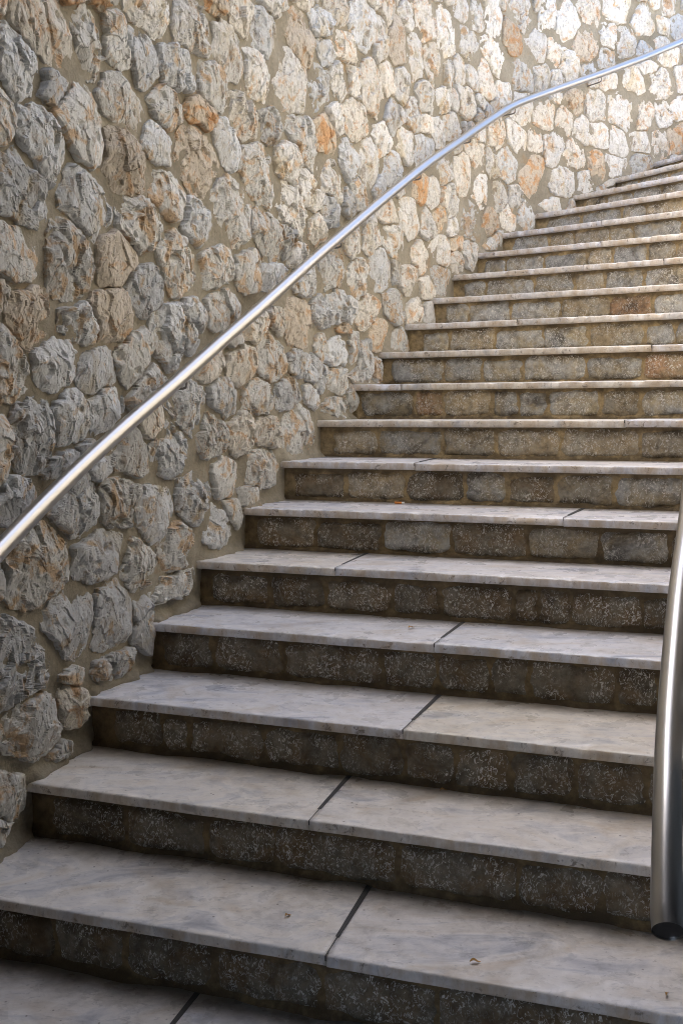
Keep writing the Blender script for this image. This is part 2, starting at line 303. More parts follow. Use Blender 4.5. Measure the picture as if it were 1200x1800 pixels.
w4981,3150,90,117,127,134,120,109,96,106,121,104,92,103,104,132,127,117,115,105,86,81
w5001,3473,49,56,61,43,34,30,28,34,40,49,64,61,40,34,36,37,37,40,43,43
w5016,3591,78,58,49,52,55,65,57,62,79,77,69,72,81,88,75,66,62,64,70,88
w5079,2954,136,140,151,116,101,98,105,94,117,142,145,145,133,117,99,93,100,112,133,141
w5085,3969,133,127,126,127,136,163,148,138,109,94,88,94,112,141,136,139,154,115,106,109
t5087,3349,83,97,91,79,79,98,94,88,88,89,89,99,106,86,78,91,103,102,84,75
w5118,3694,101,112,98,89,96,100,115,131,93,79,76,109,82,76,85,115,106,106,112,109
p5183,3480,82,91,99,88,82,82,85,85,91,106,111,106,76,61,61,91,89,84,94,85
t5185,3143,112,115,116,99,92,99,111,106,100,90,108,125,127,98,84,84,97,101,121,127
w5253,3311,60,67,94,92,96,98,80,78,81,81,80,89,87,77,71,77,97,115,75,63
p5286,3868,128,129,146,134,114,107,112,120,108,103,115,154,141,134,124,116,111,105,113,114
w5294,2974,97,83,74,75,94,81,80,86,91,74,61,64,84,109,82,73,70,70,82,109
g5317,3700,78,103,86,94,65,45,42,48,61,70,80,89,97,94,73,34,28,31,34,52
t5321,4093,96,102,120,142,115,106,106,112,109,118,139,124,115,118,108,99,107,133,108,109
w5361,3642,40,46,50,67,40,31,22,22,28,37,45,61,70,57,44,36,39,42,52,65
w5381,3491,105,107,125,122,112,98,96,118,139,103,100,106,124,113,114,101,99,111,136,114
o5413,3102,70,74,84,109,107,102,109,121,109,94,88,88,83,84,97,121,121,117,103,85
w5436,3305,91,97,139,112,90,78,77,84,115,112,108,114,130,100,89,84,91,103,115,97
m5483,3811,93,92,99,77,66,61,64,73,74,78,93,103,98,97,69,65,63,73,82,115
w5495,3964,75,86,106,111,87,80,85,88,93,83,87,73,90,118,79,78,81,103,84,73
w5514,3672,97,103,104,82,70,63,63,69,90,96,98,100,103,87,79,57,54,62,74,106
t5568,3011,28,52,46,24,19,22,25,25,28,31,51,94,76,34,28,25,22,22,19,25
w5593,4155,144,158,196,130,103,91,88,94,112,145,162,168,151,119,97,103,93,108,121,132
w5619,3123,122,125,112,67,64,63,66,87,127,131,119,120,106,97,81,70,67,70,88,151
w5628,3285,104,110,109,86,84,87,108,127,106,85,85,88,118,99,87,88,97,111,124,115
w5671,3510,148,157,185,145,127,122,126,132,165,183,168,173,175,140,127,134,154,155,172,145
w5681,3953,113,124,108,120,115,109,104,114,109,99,93,88,100,121,120,101,99,104,103,96
w5719,3797,12,12,25,25,25,25,25,25,25,25,25,25,12,12,12,12,12,12,12,12
w5759,3714,115,114,102,99,115,109,87,93,107,151,135,133,118,87,70,67,73,108,127,151
w5855,4129,133,125,127,120,130,121,118,127,120,108,109,136,119,125,124,111,121,118,121,136
m5868,3169,136,127,127,87,72,68,69,81,88,97,114,116,128,100,76,67,61,67,70,97
w5870,3319,106,110,127,92,75,68,69,79,97,133,120,126,115,88,71,65,66,78,109,120
g5874,3929,109,115,88,73,73,68,77,73,70,66,77,102,112,88,66,53,51,53,64,82
t5907,3515,98,98,100,106,117,148,115,122,90,76,70,79,106,145,117,105,110,128,130,112
w5926,3826,85,112,79,67,62,53,48,51,60,76,130,96,77,65,42,34,31,37,46,46
w5978,4286,51,56,73,67,58,55,55,61,73,67,61,61,60,66,65,61,58,58,59,52
w6060,4022,106,94,81,60,44,39,46,46,52,61,100,103,86,67,49,39,37,39,48,71
w6064,3739,177,168,160,130,120,118,94,88,100,144,172,172,149,142,110,95,93,106,130,179
t6084,3331,88,79,85,115,119,99,103,109,118,99,93,97,115,115,127,109,97,103,109,136
w6085,4138,61,63,82,76,60,57,59,76,100,98,79,70,70,73,63,57,58,82,112,67
w6103,3546,99,91,92,91,96,89,87,95,118,100,86,87,91,94,105,95,97,96,98,97
t6145,4303,115,124,148,115,91,85,82,85,103,109,101,109,136,114,95,88,75,71,81,110
w6169,3945,133,124,121,94,73,61,50,54,68,91,130,145,112,85,67,64,61,56,66,96
g6254,4169,94,97,106,142,115,97,80,81,90,103,96,99,106,109,94,91,94,115,115,97
o6275,3402,109,112,127,166,123,105,109,112,110,124,115,103,103,121,121,112,112,127,136,118
w6287,3612,88,88,100,133,101,88,82,75,86,100,100,91,96,100,99,83,80,86,106,91
w6295,3830,67,70,79,97,118,82,78,84,101,88,76,60,63,78,112,109,107,112,85,70"""

rng = np.random.default_rng(11); random.seed(5)

# ---------------------------------------------------------------- noise helpers
def _h(i, j, k, s):
    n = (i * 374761393 + j * 668265263 + k * 2147483647 + s * 974634777) & 0xffffffff
    n = ((n ^ (n >> 13)) * 1274126177) & 0xffffffff
    n = ((n ^ (n >> 16)) * 2246822519) & 0xffffffff
    return ((n ^ (n >> 15)) & 0xffffff) / float(0xffffff)

def vnoise(x, y, z=None, s=0):
    if z is None: z = np.zeros_like(x)
    x0 = np.floor(x).astype(np.int64); y0 = np.floor(y).astype(np.int64); z0 = np.floor(z).astype(np.int64)
    fx, fy, fz = x - x0, y - y0, z - z0
    fx = fx * fx * (3 - 2 * fx); fy = fy * fy * (3 - 2 * fy); fz = fz * fz * (3 - 2 * fz)
    r = 0
    for a in (0, 1):
        wx = fx if a else 1 - fx
        for b in (0, 1):
            wy = fy if b else 1 - fy
            for c in (0, 1):
                wz = fz if c else 1 - fz
                r = r + wx * wy * wz * _h(x0 + a, y0 + b, z0 + c, s)
    return r * 2 - 1

def fbm(x, y, z=None, o=4, s=0, g=0.5):
    a, t, r = 1.0, 0.0, 0
    for i in range(o):
        r = r + a * vnoise(x, y, z, s + i * 17); t += a; a *= g
        x = x * 2.03 + 3.1; y = y * 2.03 + 1.7
        if z is not None: z = z * 2.03
    return r / t

def facets(x, y, cell, seed, amp, tilt):
    """broken planes: jittered cells, each a small plane of its own height and tilt"""
    gx = np.floor(x / cell); gy = np.floor(y / cell)
    best = np.full(x.shape, 1e9); out = np.zeros(x.shape)
    for a in (-1, 0, 1):
        for b in (-1, 0, 1):
            ix = (gx + a).astype(np.int64); iy = (gy + b).astype(np.int64); z0 = np.zeros_like(ix)
            px = (ix + _h(ix, iy, z0, seed)) * cell; py = (iy + _h(ix, iy, z0 + 1, seed)) * cell
            d = np.abs(x - px) ** 1.6 + np.abs(y - py) ** 1.6
            h = (_h(ix, iy, z0 + 2, seed) - .5) * amp
            tx = (_h(ix, iy, z0 + 3, seed) - .5) * tilt; ty = (_h(ix, iy, z0 + 4, seed) - .5) * tilt
            m = d < best
            out = np.where(m, h + tx * (x - px) + ty * (y - py), out); best = np.where(m, d, best)
    return out

# ---------------------------------------------------------------- the curve of the outer wall
def catmull(C, n=16):
    C = np.array(C, float); out = []
    for i in range(1, len(C) - 2):
        a, b, c, e = C[i - 1:i + 3]
        for j in range(n):
            u = j / n
            out.append(.5 * ((2 * b) + (-a + c) * u + (2 * a - 5 * b + 4 * c - e) * u * u + (-a + 3 * b - 3 * c + e) * u ** 3))
    return np.array(out)
WC = catmull(CURVE, 12)
_seg = np.linalg.norm(np.diff(WC, axis=0), axis=1); WS = np.concatenate([[0], np.cumsum(_seg)])
P2 = np.array(CURVE[10]); WS = WS - WS[np.argmin(np.linalg.norm(WC - P2, axis=1))]
WT = np.gradient(WC, axis=0); WT /= np.linalg.norm(WT, axis=1)[:, None]
def wxy(s): return np.stack([np.interp(s, WS, WC[:, 0]), np.interp(s, WS, WC[:, 1])], -1)
def wnor(s):
    tx = np.interp(s, WS, WT[:, 0]); ty = np.interp(s, WS, WT[:, 1]); l = np.hypot(tx, ty)
    return np.stack([ty / l, -tx / l], -1)
def wall_pt(s, z, w):
    """point on the outer wall: s along it, z up, w out of it towards the stair"""
    s = np.asarray(s, float); z = np.asarray(z, float); w = np.asarray(w, float)
    xy = wxy(s) + wnor(s) * w[..., None]
    return np.concatenate([xy, z[..., None]], -1)

# step data: left end, direction, up-stair normal
NS = 24
STEP = {}
for k in range(0, NS + 1):
    p = np.array(CURVE[10 + k - 2]) if k >= 2 else np.array(CURVE[10]) - (2 - k) * np.array([0.0850, 0.3050])
    ph = PH[k - 2] if 2 <= k < 2 + len(PH) else (PH[0] + 0.5 * (2 - k) if k < 2 else PH[-1] - 5.0 * (k - 20))
    d = np.array([math.cos(R(ph)), math.sin(R(ph))])
    STEP[k] = (p, d, np.array([-d[1], d[0]]), k * H)
SK = np.array([np.interp(0, [0], [0])] * (NS + 1))
for k in range(NS + 1):
    SK[k] = WS[np.argmin(np.linalg.norm(WC - STEP[k][0], axis=1))]
def zstep(s):
    s = np.asarray(s); z = np.zeros_like(s)
    for k in range(1, NS + 1): z = np.where(s >= SK[k] + 0.01, k * H, z)
    return z
def sp(k, u, v, z):
    """point on step k: u along nosing, v towards the back"""
    p, d, n, _ = STEP[k]
    q = p + d * u + n * v
    return np.array([q[0], q[1], z])

# ---------------------------------------------------------------- object helpers
COL = scene.collection
WORLD = {}
def mesh_obj(name, verts, faces, mats, parent=None, origin=None, smooth=True, midx=None):
    verts = np.asarray(verts, float)
    if origin is None: origin = verts.mean(0)
    origin = np.asarray(origin, float)
    me = bpy.data.meshes.new(name)
    me.from_pydata((verts - origin).tolist(), [], faces if isinstance(faces, list) else faces.tolist())
    if not isinstance(mats, (list, tuple)): mats = [mats]
    for m in mats: me.materials.append(m)
    if midx is not None: me.polygons.foreach_set('material_index', np.asarray(midx, np.int32))
    if smooth: me.polygons.foreach_set('use_smooth', np.ones(len(me.polygons), bool))
    me.update()
    ob = bpy.data.objects.new(name, me); COL.objects.link(ob)
    if parent is not None:
        ob.parent = parent; ob.location = Vector(origin - WORLD[parent.name])
    else: ob.location = Vector(origin)
    WORLD[ob.name] = origin
    return ob
def set_uv(o, uvv):
    lay = o.data.uv_layers.new(name='UVMap'); li = np.zeros(len(o.data.loops), np.int32); o.data.loops.foreach_get('vertex_index', li)
    lay.data.foreach_set('uv', uvv[li].astype(np.float32).ravel())
def thing(name, label, cat, loc, group=None):
    o = bpy.data.objects.new(name, None); COL.objects.link(o); o.location = loc
    o.empty_display_size = 0.2
    o['label'] = label; o['category'] = cat
    if group: o['group'] = group
    WORLD[o.name] = np.array(loc, float)
    return o
def grid_faces(a, b, flip=False):
    i = np.arange(a * b).reshape(a, b)
    f = np.stack([i[:-1, :-1], i[1:, :-1], i[1:, 1:], i[:-1, 1:]], -1).reshape(-1, 4)
    return f[:, ::-1] if flip else f

# ---------------------------------------------------------------- materials
def new_mat(name):
    m = bpy.data.materials.new(name); m.use_nodes = True
    nt = m.node_tree; b = nt.nodes['Principled BSDF']
    return m, nt, b
class NB:
    def __init__(s, nt): s.nt = nt; s.n = nt.nodes; s.l = nt.links
    def pos(s):
        return s.n.new('ShaderNodeNewGeometry').outputs['Position']
    def val(s, x, inp):
        if hasattr(x, 'is_output'): s.l.new(x, inp)
        else: inp.default_value = x
    def scale(s, v, sc, rot=(0, 0, 0)):
        m = s.n.new('ShaderNodeMapping'); m.inputs['Scale'].default_value = sc; m.inputs['Rotation'].default_value = rot
        s.l.new(v, m.inputs[0]); return m.outputs[0]
    def noise(s, v, sc, d=5, r=.55, dist=0.0):
        t = s.n.new('ShaderNodeTexNoise'); s.l.new(v, t.inputs['Vector'])
        t.inputs['Scale'].default_value = sc; t.inputs['Detail'].default_value = d
        t.inputs['Roughness'].default_value = r; t.inputs['Distortion'].default_value = dist
        return t.outputs['Fac']
    def voro(s, v, sc, feat='F1', rnd=1.0):
        t = s.n.new('ShaderNodeTexVoronoi'); s.l.new(v, t.inputs['Vector']); t.feature = feat
        t.inputs['Scale'].default_value = sc; t.inputs['Randomness'].default_value = rnd
        return t.outputs['Distance']
    def ramp(s, f, stops):
        t = s.n.new('ShaderNodeValToRGB'); s.l.new(f, t.inputs[0]); e = t.color_ramp.elements
        while len(e) < len(stops): e.new(.5)
        for q, (p, c) in zip(e, stops):
            q.position = p; q.color = (c, c, c, 1) if not isinstance(c, tuple) else (*c, 1)
        return t.outputs[0]
    def mix(s, f, a, b, mode='MIX'):
        t = s.n.new('ShaderNodeMix'); t.data_type = 'RGBA'; t.blend_type = mode
        s.val(f, t.inputs[0])
        for x, i in ((a, 6), (b, 7)):
            if hasattr(x, 'is_output'): s.l.new(x, t.inputs[i])
            else: t.inputs[i].default_value = (*x, 1)
        return t.outputs[2]
    def math(s, op, a, b=0.0, c=0.0):
        t = s.n.new('ShaderNodeMath'); t.operation = op
        s.val(a, t.inputs[0]); s.val(b, t.inputs[1])
        if op in ('MULTIPLY_ADD',): s.val(c, t.inputs[2])
        return t.outputs[0]
    def bump(s, h, strength, dist, bsdf, prev=None):
        t = s.n.new('ShaderNodeBump'); t.inputs['Strength'].default_value = strength
        t.inputs['Distance'].default_value = dist; s.l.new(h, t.inputs['Height'])
        if prev: s.l.new(prev, t.inputs['Normal'])
        if bsdf: s.l.new(t.outputs[0], bsdf.inputs['Normal'])
        return t.outputs[0]
    def objrand(s):
        return s.n.new('ShaderNodeObjectInfo').outputs['Random']

def stone_mat(name, c1, c2, c3, bias, orange=0.0):
    """c1 fresh fracture, c2 weathered patches, c3 rusty stain; bias = share of the weathered colour"""
    m, nt, b = new_mat(name); q = NB(nt); p = q.pos()
    st = q.scale(p, (1, 1, .55), (.3, .2, 0))
    n1 = q.noise(st, 8.5, 7, .62, .6)
    w = q.ramp(n1, [(.5 - bias * .25 - .05, 0.0), (.5 - bias * .25 + .09, 1.0)])
    w = q.math('MULTIPLY', q.math('SUBTRACT', 1.0, w), 1.0) if False else w
    col = q.mix(w, c2, c1)
    n2 = q.noise(p, 13, 6, .65, .8)
    o = q.ramp(n2, [(.60 - orange * .14, 0.0), (.67 - orange * .12, 1.0)])
    col = q.mix(q.math('MULTIPLY', o, .7), col, c3)
    n3 = q.noise(st, 42, 5, .7)                      # fine mottling
    col = q.mix(.7, col, q.ramp(n3, [(.28, .50), (.40, .95), (.6, 1.08), (.75, 1.22)]), 'MULTIPLY')
    n6 = q.noise(q.scale(p, (1, 1, .5), (.4, .1, 0)), 24, 7, .7, .7)      # earth lodged in the fracture lines
    col = q.mix(q.ramp(n6, [(.36, .62), (.45, 0.0)]), col, (.23, .175, .115))
    pit = q.voro(p, 60); pm = q.noise(p, 18, 3)
    pits = q.math('MULTIPLY', q.ramp(pit, [(.12, 1.0), (.28, 0.0)]), q.ramp(pm, [(.52, 0.0), (.62, 1.0)]))
    col = q.mix(q.math('MULTIPLY', pits, .55), col, (.07, .055, .04))
    # old lime mortar smeared on the faces
    n4 = q.noise(p, 20, 4, .6)
    col = q.mix(q.ramp(n4, [(.62, 0.0), (.70, .45)]), col, (.50, .46, .38))
    n7 = q.noise(p, 95, 4, .7)
    col = q.mix(.8, col, q.ramp(n7, [(.34, .55), (.43, .98), (.56, 1.03), (.68, 1.22)]), 'MULTIPLY')
    rnd = q.objrand()
    col = q.mix(1.0, col, q.ramp(rnd, [(0, .84), (.5, 1.0), (1, 1.14)]), 'MULTIPLY')
    nt.links.new(col, b.inputs['Base Color'])
    b.inputs['Roughness'].default_value = .82
    b.inputs['Specular IOR Level'].default_value = .35
    hb = q.noise(q.scale(p, (1, 1, .5), (.25, .3, .2)), 36, 8, .68, .5)
    b1 = q.bump(hb, .7, .007, None)
    hv = q.noise(p, 130, 4, .7)
    q.bump(hv, .55, .003, b, b1)
    return m
MAT = {
 'g': stone_mat('grey limestone', (.56, .575, .575), (.48, .43, .33), (.48, .33, .16), .6, 0.3),
 'w': stone_mat('white limestone', (.655, .645, .605), (.58, .515, .385), (.54, .35, .17), .5, 0.3),
 'm': stone_mat('weathered limestone', (.56, .56, .53), (.46, .38, .245), (.48, .30, .13), .85, .6),
 't': stone_mat('cream limestone', (.64, .61, .54), (.56, .435, .28), (.52, .30, .13), .7, .5),
 'p': stone_mat('tan limestone', (.54, .485, .40), (.49, .37, .23), (.46, .27, .12), 1.0, .5),
 'o': stone_mat('ochre limestone', (.53, .46, .36), (.50, .345, .19), (.53, .26, .08), .8, .8)}
MORDER = ['g', 'w', 'm', 't', 'p', 'o']

m, nt, b = new_mat('lime mortar'); q = NB(nt); p = q.pos(); MORTAR = m
n1 = q.noise(p, 3.0, 5, .6); n2 = q.noise(p, 60, 5, .7)
col = q.ramp(n1, [(.3, (.26, .23, .17)), (.55, (.355, .32, .245)), (.75, (.43, .395, .315))])
col = q.mix(.5, col, q.ramp(n2, [(.3, .6), (.6, 1.1)]), 'MULTIPLY')
n3 = q.noise(p, 7, 4, .6, .5); col = q.mix(q.ramp(n3, [(.62, 0.0), (.72, .5)]), col, (.36, .24, .12))
nt.links.new(col, b.inputs['Base Color']); b.inputs['Roughness'].default_value = .92
b.inputs['Specular IOR Level'].default_value = .2
b1 = q.bump(q.noise(p, 25, 8, .72), .9, .012, None); q.bump(q.noise(p, 180, 4, .7), .5, .003, b, b1)

def marble_mat(name, edge):
    m, nt, b = new_mat(name); q = NB(nt); p = q.pos(); r = q.objrand()
    uvn = nt.nodes.new('ShaderNodeSeparateXYZ'); nt.links.new(nt.nodes.new('ShaderNodeTexCoord').outputs['UV'], uvn.inputs[0])
    off = nt.nodes.new('ShaderNodeVectorMath'); off.operation = 'ADD'; nt.links.new(p, off.inputs[0])
    cv = nt.nodes.new('ShaderNodeCombineXYZ'); nt.links.new(q.math('MULTIPLY', r, 7.0), cv.inputs[0]); nt.links.new(q.math('MULTIPLY', r, 5.0), cv.inputs[1])
    nt.links.new(cv.outputs[0], off.inputs[1]); v = off.outputs[0]
    st = q.scale(v, (1.0, 2.6, 1.0), (0, 0, .55))
    n1 = q.noise(st, 3.2, 8, .6, 1.6)
    col = q.ramp(n1, [(.28, (.40, .42, .47)), (.40, (.64, .65, .67)), (.50, (.80, .79, .775)), (.60, (.73, .71, .675)), (.74, (.62, .55, .46))])
    tint = q.ramp(r, [(0, (.93, .97, 1.08)), (.45, (.98, .985, 1.04)), (.8, (1.03, .99, .93)), (1, (1.0, .96, .88))])
    col = q.mix(.8, col, tint, 'MULTIPLY')
    n2 = q.noise(q.scale(v, (1.5, 4, 1), (0, 0, .9)), 16, 7, .7, 1.2)     # short grey flecks
    col = q.mix(q.ramp(n2, [(.56, 0.0), (.66, .45)]), col, (.27, .27, .29))
    n5 = q.noise(p, 17, 7, .72, .5)                         # scuffed, blotchy polish
    col = q.mix(.8, col, q.ramp(n5, [(.30, .62), (.45, .92), (.58, 1.04), (.72, 1.16)]), 'MULTIPLY')
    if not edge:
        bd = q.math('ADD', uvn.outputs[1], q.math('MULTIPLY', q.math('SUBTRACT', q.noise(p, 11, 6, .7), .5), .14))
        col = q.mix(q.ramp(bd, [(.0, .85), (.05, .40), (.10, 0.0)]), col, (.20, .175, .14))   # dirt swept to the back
    n3 = q.noise(p, 4.5, 5, .65, .4)                        # brown water stains
    col = q.mix(q.ramp(n3, [(.56, 0.0), (.74, .5)]), col, (.47, .38, .27))
    n4 = q.voro(p, 34); nm = q.noise(p, 9, 4, .7)
    sp_ = q.math('MULTIPLY', q.ramp(n4, [(.06, 1.0), (.13, 0.0)]), q.ramp(nm, [(.50, 0.0), (.58, 1.0)]))
    col = q.mix(q.math('MULTIPLY', sp_, .8), col, (.09, .075, .06))
    if edge:
        e1 = q.noise(q.scale(p, (1, 1, .35)), 16, 6, .7)
        col = q.mix(q.ramp(e1, [(.40, 0.0), (.64, .8)]), col, (.50, .385, .255))
        e2 = q.noise(p, 38, 6, .7, .6)
        col = q.mix(q.ramp(e2, [(.585, 0.0), (.66, .75)]), col, (.14, .105, .07))
        b.inputs['Roughness'].default_value = .5
    else:
        nt.links.new(q.ramp(q.noise(p, 9, 5, .6), [(.3, .22), (.7, .40)]), b.inputs['Roughness'])
    nt.links.new(col, b.inputs['Base Color'])
    b.inputs['Specular IOR Level'].default_value = .45
    b1 = q.bump(q.noise(p, 14, 5, .6), .35, .004, None)
    q.bump(q.noise(p, 160, 3, .7), .25, .0012, b, b1)
    return m
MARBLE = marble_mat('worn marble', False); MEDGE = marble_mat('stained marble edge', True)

def riser_mat(name, c1, c2, strokes):
    m, nt, b = new_mat(name); q = NB(nt); p = q.pos()
    uvn = nt.nodes.new('ShaderNodeSeparateXYZ'); nt.links.new(nt.nodes.new('ShaderNodeTexCoord').outputs['UV'], uvn.inputs[0])
    n1 = q.noise(p, 9, 6, .65, .4)
    col = q.mix(q.ramp(n1, [(.42, 0.0), (.60, 1.0)]), c1, c2)
    n2 = q.noise(p, 34, 6, .7)
    col = q.mix(.8, col, q.ramp(n2, [(.3, .4), (.55, 1.0), (.7, 1.25)]), 'MULTIPLY')
    d1 = q.noise(p, 5, 5, .7, .6)
    col = q.mix(q.ramp(d1, [(.54, 0.0), (.68, .75)]), col, (.055, .045, .035))
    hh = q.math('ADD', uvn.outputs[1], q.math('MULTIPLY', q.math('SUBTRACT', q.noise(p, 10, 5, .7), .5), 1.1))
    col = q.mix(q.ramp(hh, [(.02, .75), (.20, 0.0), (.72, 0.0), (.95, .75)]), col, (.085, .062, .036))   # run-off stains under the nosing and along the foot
    if strokes:
        # pick marks: short pale scratches where the dressing broke the skin of the stone
        s1 = q.noise(q.scale(p, (1, 1, .6), (.5, .4, 0)), 52, 2, .5, 2.2)
        ln = q.ramp(q.math('ABSOLUTE', q.math('SUBTRACT', s1, .5)), [(.016, 1.0), (.045, 0.0)])
        br = q.ramp(q.noise(p, 110, 2, .5), [(.46, 0.0), (.52, 1.0)])
        msk = q.ramp(q.noise(p, 12, 3, .5), [(.36, 0.0), (.54, 1.0)])
        f = q.math('MULTIPLY', q.math('MULTIPLY', ln, br), msk)
        col = q.mix(q.math('MULTIPLY', f, .9), col, (.74, .72, .66))
        r = q.objrand()
        col = q.mix(1.0, col, q.ramp(r, [(0, .82), (.5, 1.0), (1, 1.12)]), 'MULTIPLY')
    nt.links.new(col, b.inputs['Base Color']); b.inputs['Roughness'].default_value = .85
    b.inputs['Specular IOR Level'].default_value = .3
    b1 = q.bump(q.noise(p, 45, 6, .7, .4), .8, .008, None); q.bump(q.noise(p, 190, 3, .7), .5, .0025, b, b1)
    return m
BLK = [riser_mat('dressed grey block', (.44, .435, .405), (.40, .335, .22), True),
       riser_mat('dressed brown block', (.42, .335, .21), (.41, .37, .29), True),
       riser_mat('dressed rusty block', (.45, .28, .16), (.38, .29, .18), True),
       riser_mat('shaded brown block', (.255, .225, .17), (.215, .155, .09), True)]  # lower risers: brown stone, darkened further to stand for the shade there
RMORT = riser_mat('stained shaded riser mortar', (.27, .195, .10), (.19, .14, .08), False)  # lower-riser copy: stained mortar with shade put into its darker tone
RMORT2 = riser_mat('ochre riser mortar', (.48, .36, .19), (.36, .28, .165), False)  # upper-riser copy, lightened to stand for the stronger light up there

def plain(name, c, rough, bumpsc=30, metal=0, var=.15):
    m, nt, b = new_mat(name); q = NB(nt); p = q.pos()
    n = q.noise(p, bumpsc * .3, 5, .6)
    col = q.mix(1.0, c, q.ramp(n, [(.3, 1 - var), (.7, 1 + var)]), 'MULTIPLY')
    nt.links.new(col, b.inputs['Base Color']); b.inputs['Roughness'].default_value = rough; b.inputs['Metallic'].default_value = metal
    q.bump(q.noise(p, bumpsc, 5, .6), .3, .004, b)
    return m
GROUT = plain('dark sealant', (.055, .055, .055), .7, 150)
CONC = plain('concrete', (.30, .29, .27), .9, 20)
SOFFIT = plain('light absorbing soffit', (.06, .058, .055), .9, 20)  # dark underpass finish, colour lowered to keep bounce light off the risers
DFLOOR = plain('light absorbing floor', (.10, .095, .09), .6, 15)  # unseen floor, darkened to cut its bounce light on the lower risers
SOIL = plain('dry ground', (.30, .26, .19), .95, 6, 0, .3)
PAVE = plain('pale paving', (.50, .48, .43), .8, 12)
BRK = plain('dark bracket steel', (.25, .24, .23), .4, 60, .9)

m, nt, b = new_mat('brushed stainless steel'); q = NB(nt); STEEL = m
tc = nt.nodes.new('ShaderNodeTexCoord'); uv = tc.outputs['UV']
br = q.noise(q.scale(uv, (4, 900, 1)), 1.0, 3, .6)
sm = q.noise(q.pos(), 14, 5, .6)
nt.links.new(q.math('ADD', q.ramp(br, [(.3, .27), (.7, .34)]), q.ramp(sm, [(.45, 0.0), (.8, .04)])), b.inputs['Roughness'])
b.inputs['Metallic'].default_value = 1.0
nt.links.new(q.ramp(br, [(.3, (.52, .515, .495)), (.7, (.59, .58, .56))]), b.inputs['Base Color'])
q.bump(br, .04, .0004, b)

# ---------------------------------------------------------------- outer stone wall
WTOP = 4.95
def wtop(s): return np.interp(s, [3.4, 6.3, 9.5], [4.95, 4.48, 5.0])
wall = thing('stone_wall', 'tall curved rubble stone wall in grey, white and tan, rising along the left of the stairs', 'wall', (-1.3, 2.0, 0.0))

def outline(rr, nd, seed, jg=.013):
    K = len(rr); th = np.arange(nd) * 2 * np.pi / nd; st_ = 2 * np.pi / K
    x = th / (2 * np.pi) * K; i = np.floor(x).astype(int); u = x - i; rr = np.array(rr)
    a, b_, c, d = rr[(i - 1) % K], rr[i % K], rr[(i + 1) % K], rr[(i + 2) % K]
    # straight chords between the surveyed corners keep the outline angular
    r = b_ * c * math.sin(st_) / (b_ * np.sin(st_ * u) + c * np.sin(st_ * (1 - u)))
    r = np.maximum(r, .006)
    jag = fbm(np.cos(th) * r * 45 + seed, np.sin(th) * r * 45, None, 3, seed % 97)
    return th, r * 1.0 + .003 + jag * jg

def stone_mesh(cs, cz, rr, D, seed, nd, nr, rough=1.0):
    """rubble stone: star-shaped outline, faceted and chipped face standing D proud of the mortar"""
    th, r = outline(rr, nd, seed, .014 if cs < 2.8 else .007)
    lr = np.random.default_rng(seed)
    rho = np.concatenate([np.linspace(.0, .90, nr - 3) ** .85, [.955, .99, 1.0]])
    rho[0] = .02
    RH, TH = np.meshgrid(rho, th, indexing='ij'); RR = RH * r[None, :]
    X = RR * np.cos(TH); Z = RR * np.sin(TH)
    S, ZZ = X + cs, Z + cz
    rm = r.mean()
    top = np.full(X.shape, D * 1.15)
    for i in range(7):                                   # the big chopped planes of the face
        a = lr.uniform(0, 2 * np.pi); sl = lr.uniform(.06, .30) if i < 5 else lr.uniform(.4, .9); h0 = D * lr.uniform(1.0, 1.2)
        e = (lr.uniform(-.1, .6) if i < 5 else lr.uniform(.55, .85)) * rm
        top = np.minimum(top, h0 - sl * np.maximum(0, (X * np.cos(a) + Z * np.sin(a)) - e) - .04 * (X * np.cos(a) + Z * np.sin(a)))
    k = min(1.0, rm / .07) * rough * (lr.choice([.45, .65, .8, .95, 1.1]) if cs < 2.8 else lr.choice([.35, .5, .7, .9]))
    ang = lr.uniform(-.55, .35); ca, sa = math.cos(ang), math.sin(ang)
    U = S * ca + ZZ * sa; V = -S * sa + ZZ * ca          # chips run roughly upright
    wx = fbm(U * 24, V * 20, None, 3, seed % 83) * .009; wy = fbm(U * 24, V * 20, None, 3, seed % 83 + 40) * .010
    U = U + wx; V = V + wy
    top = top + facets(U, V * .72, .062, seed % 991, .012, .55) * k
    top = top + facets(U, V * .68, .024, seed % 887, .0055, .55) * k
    if nr > 16: top = top + facets(U, V * .6, .0125, seed % 787, .0022, .5) * k
    rid = 1 - np.abs(fbm(U * 42, V * 22, None, 3, (seed + 31) % 91, .6)) * 2.2
    top = top + rid * .0013 * k
    pitm = fbm(S * 26, ZZ * 26, None, 2, (seed + 7) % 67)
    top = top - np.clip(pitm - .36, 0, .3) * .07 * k
    prof = (1 - RH ** 16) ** .5
    w = top * (0.66 + 0.34 * prof)
    w[-2] = np.minimum(w[-2], D * .5); w[-1] = -.022
    w = w - .036                                          # mortar bed lies at w = -0.036
    v = wall_pt(S.ravel(), ZZ.ravel(), w.ravel())
    cpt = wall_pt(np.array([cs]), np.array([cz]), np.array([w[0].mean()]))
    v = np.concatenate([v, cpt])
    n = len(th); idx = np.arange(len(rho) * n).reshape(len(rho), n)
    f = np.stack([idx[:-1], idx[1:], np.roll(idx, -1, 1)[1:], np.roll(idx, -1, 1)[:-1]], -1).reshape(-1, 4)
    faces = f.tolist(); c = len(v) - 1
    faces += [[c, int(idx[0, j]), int(idx[0, (j + 1) % n])] for j in range(n)]
    return v, faces

stones = []
for ln in STONES.split('\n'):
    c = ln[0]; a = [int(t) for t in ln[1:].split(',')]
    stones.append((c, a[0] / 1000, a[1] / 1000, np.array(a[2:]) / 1000))
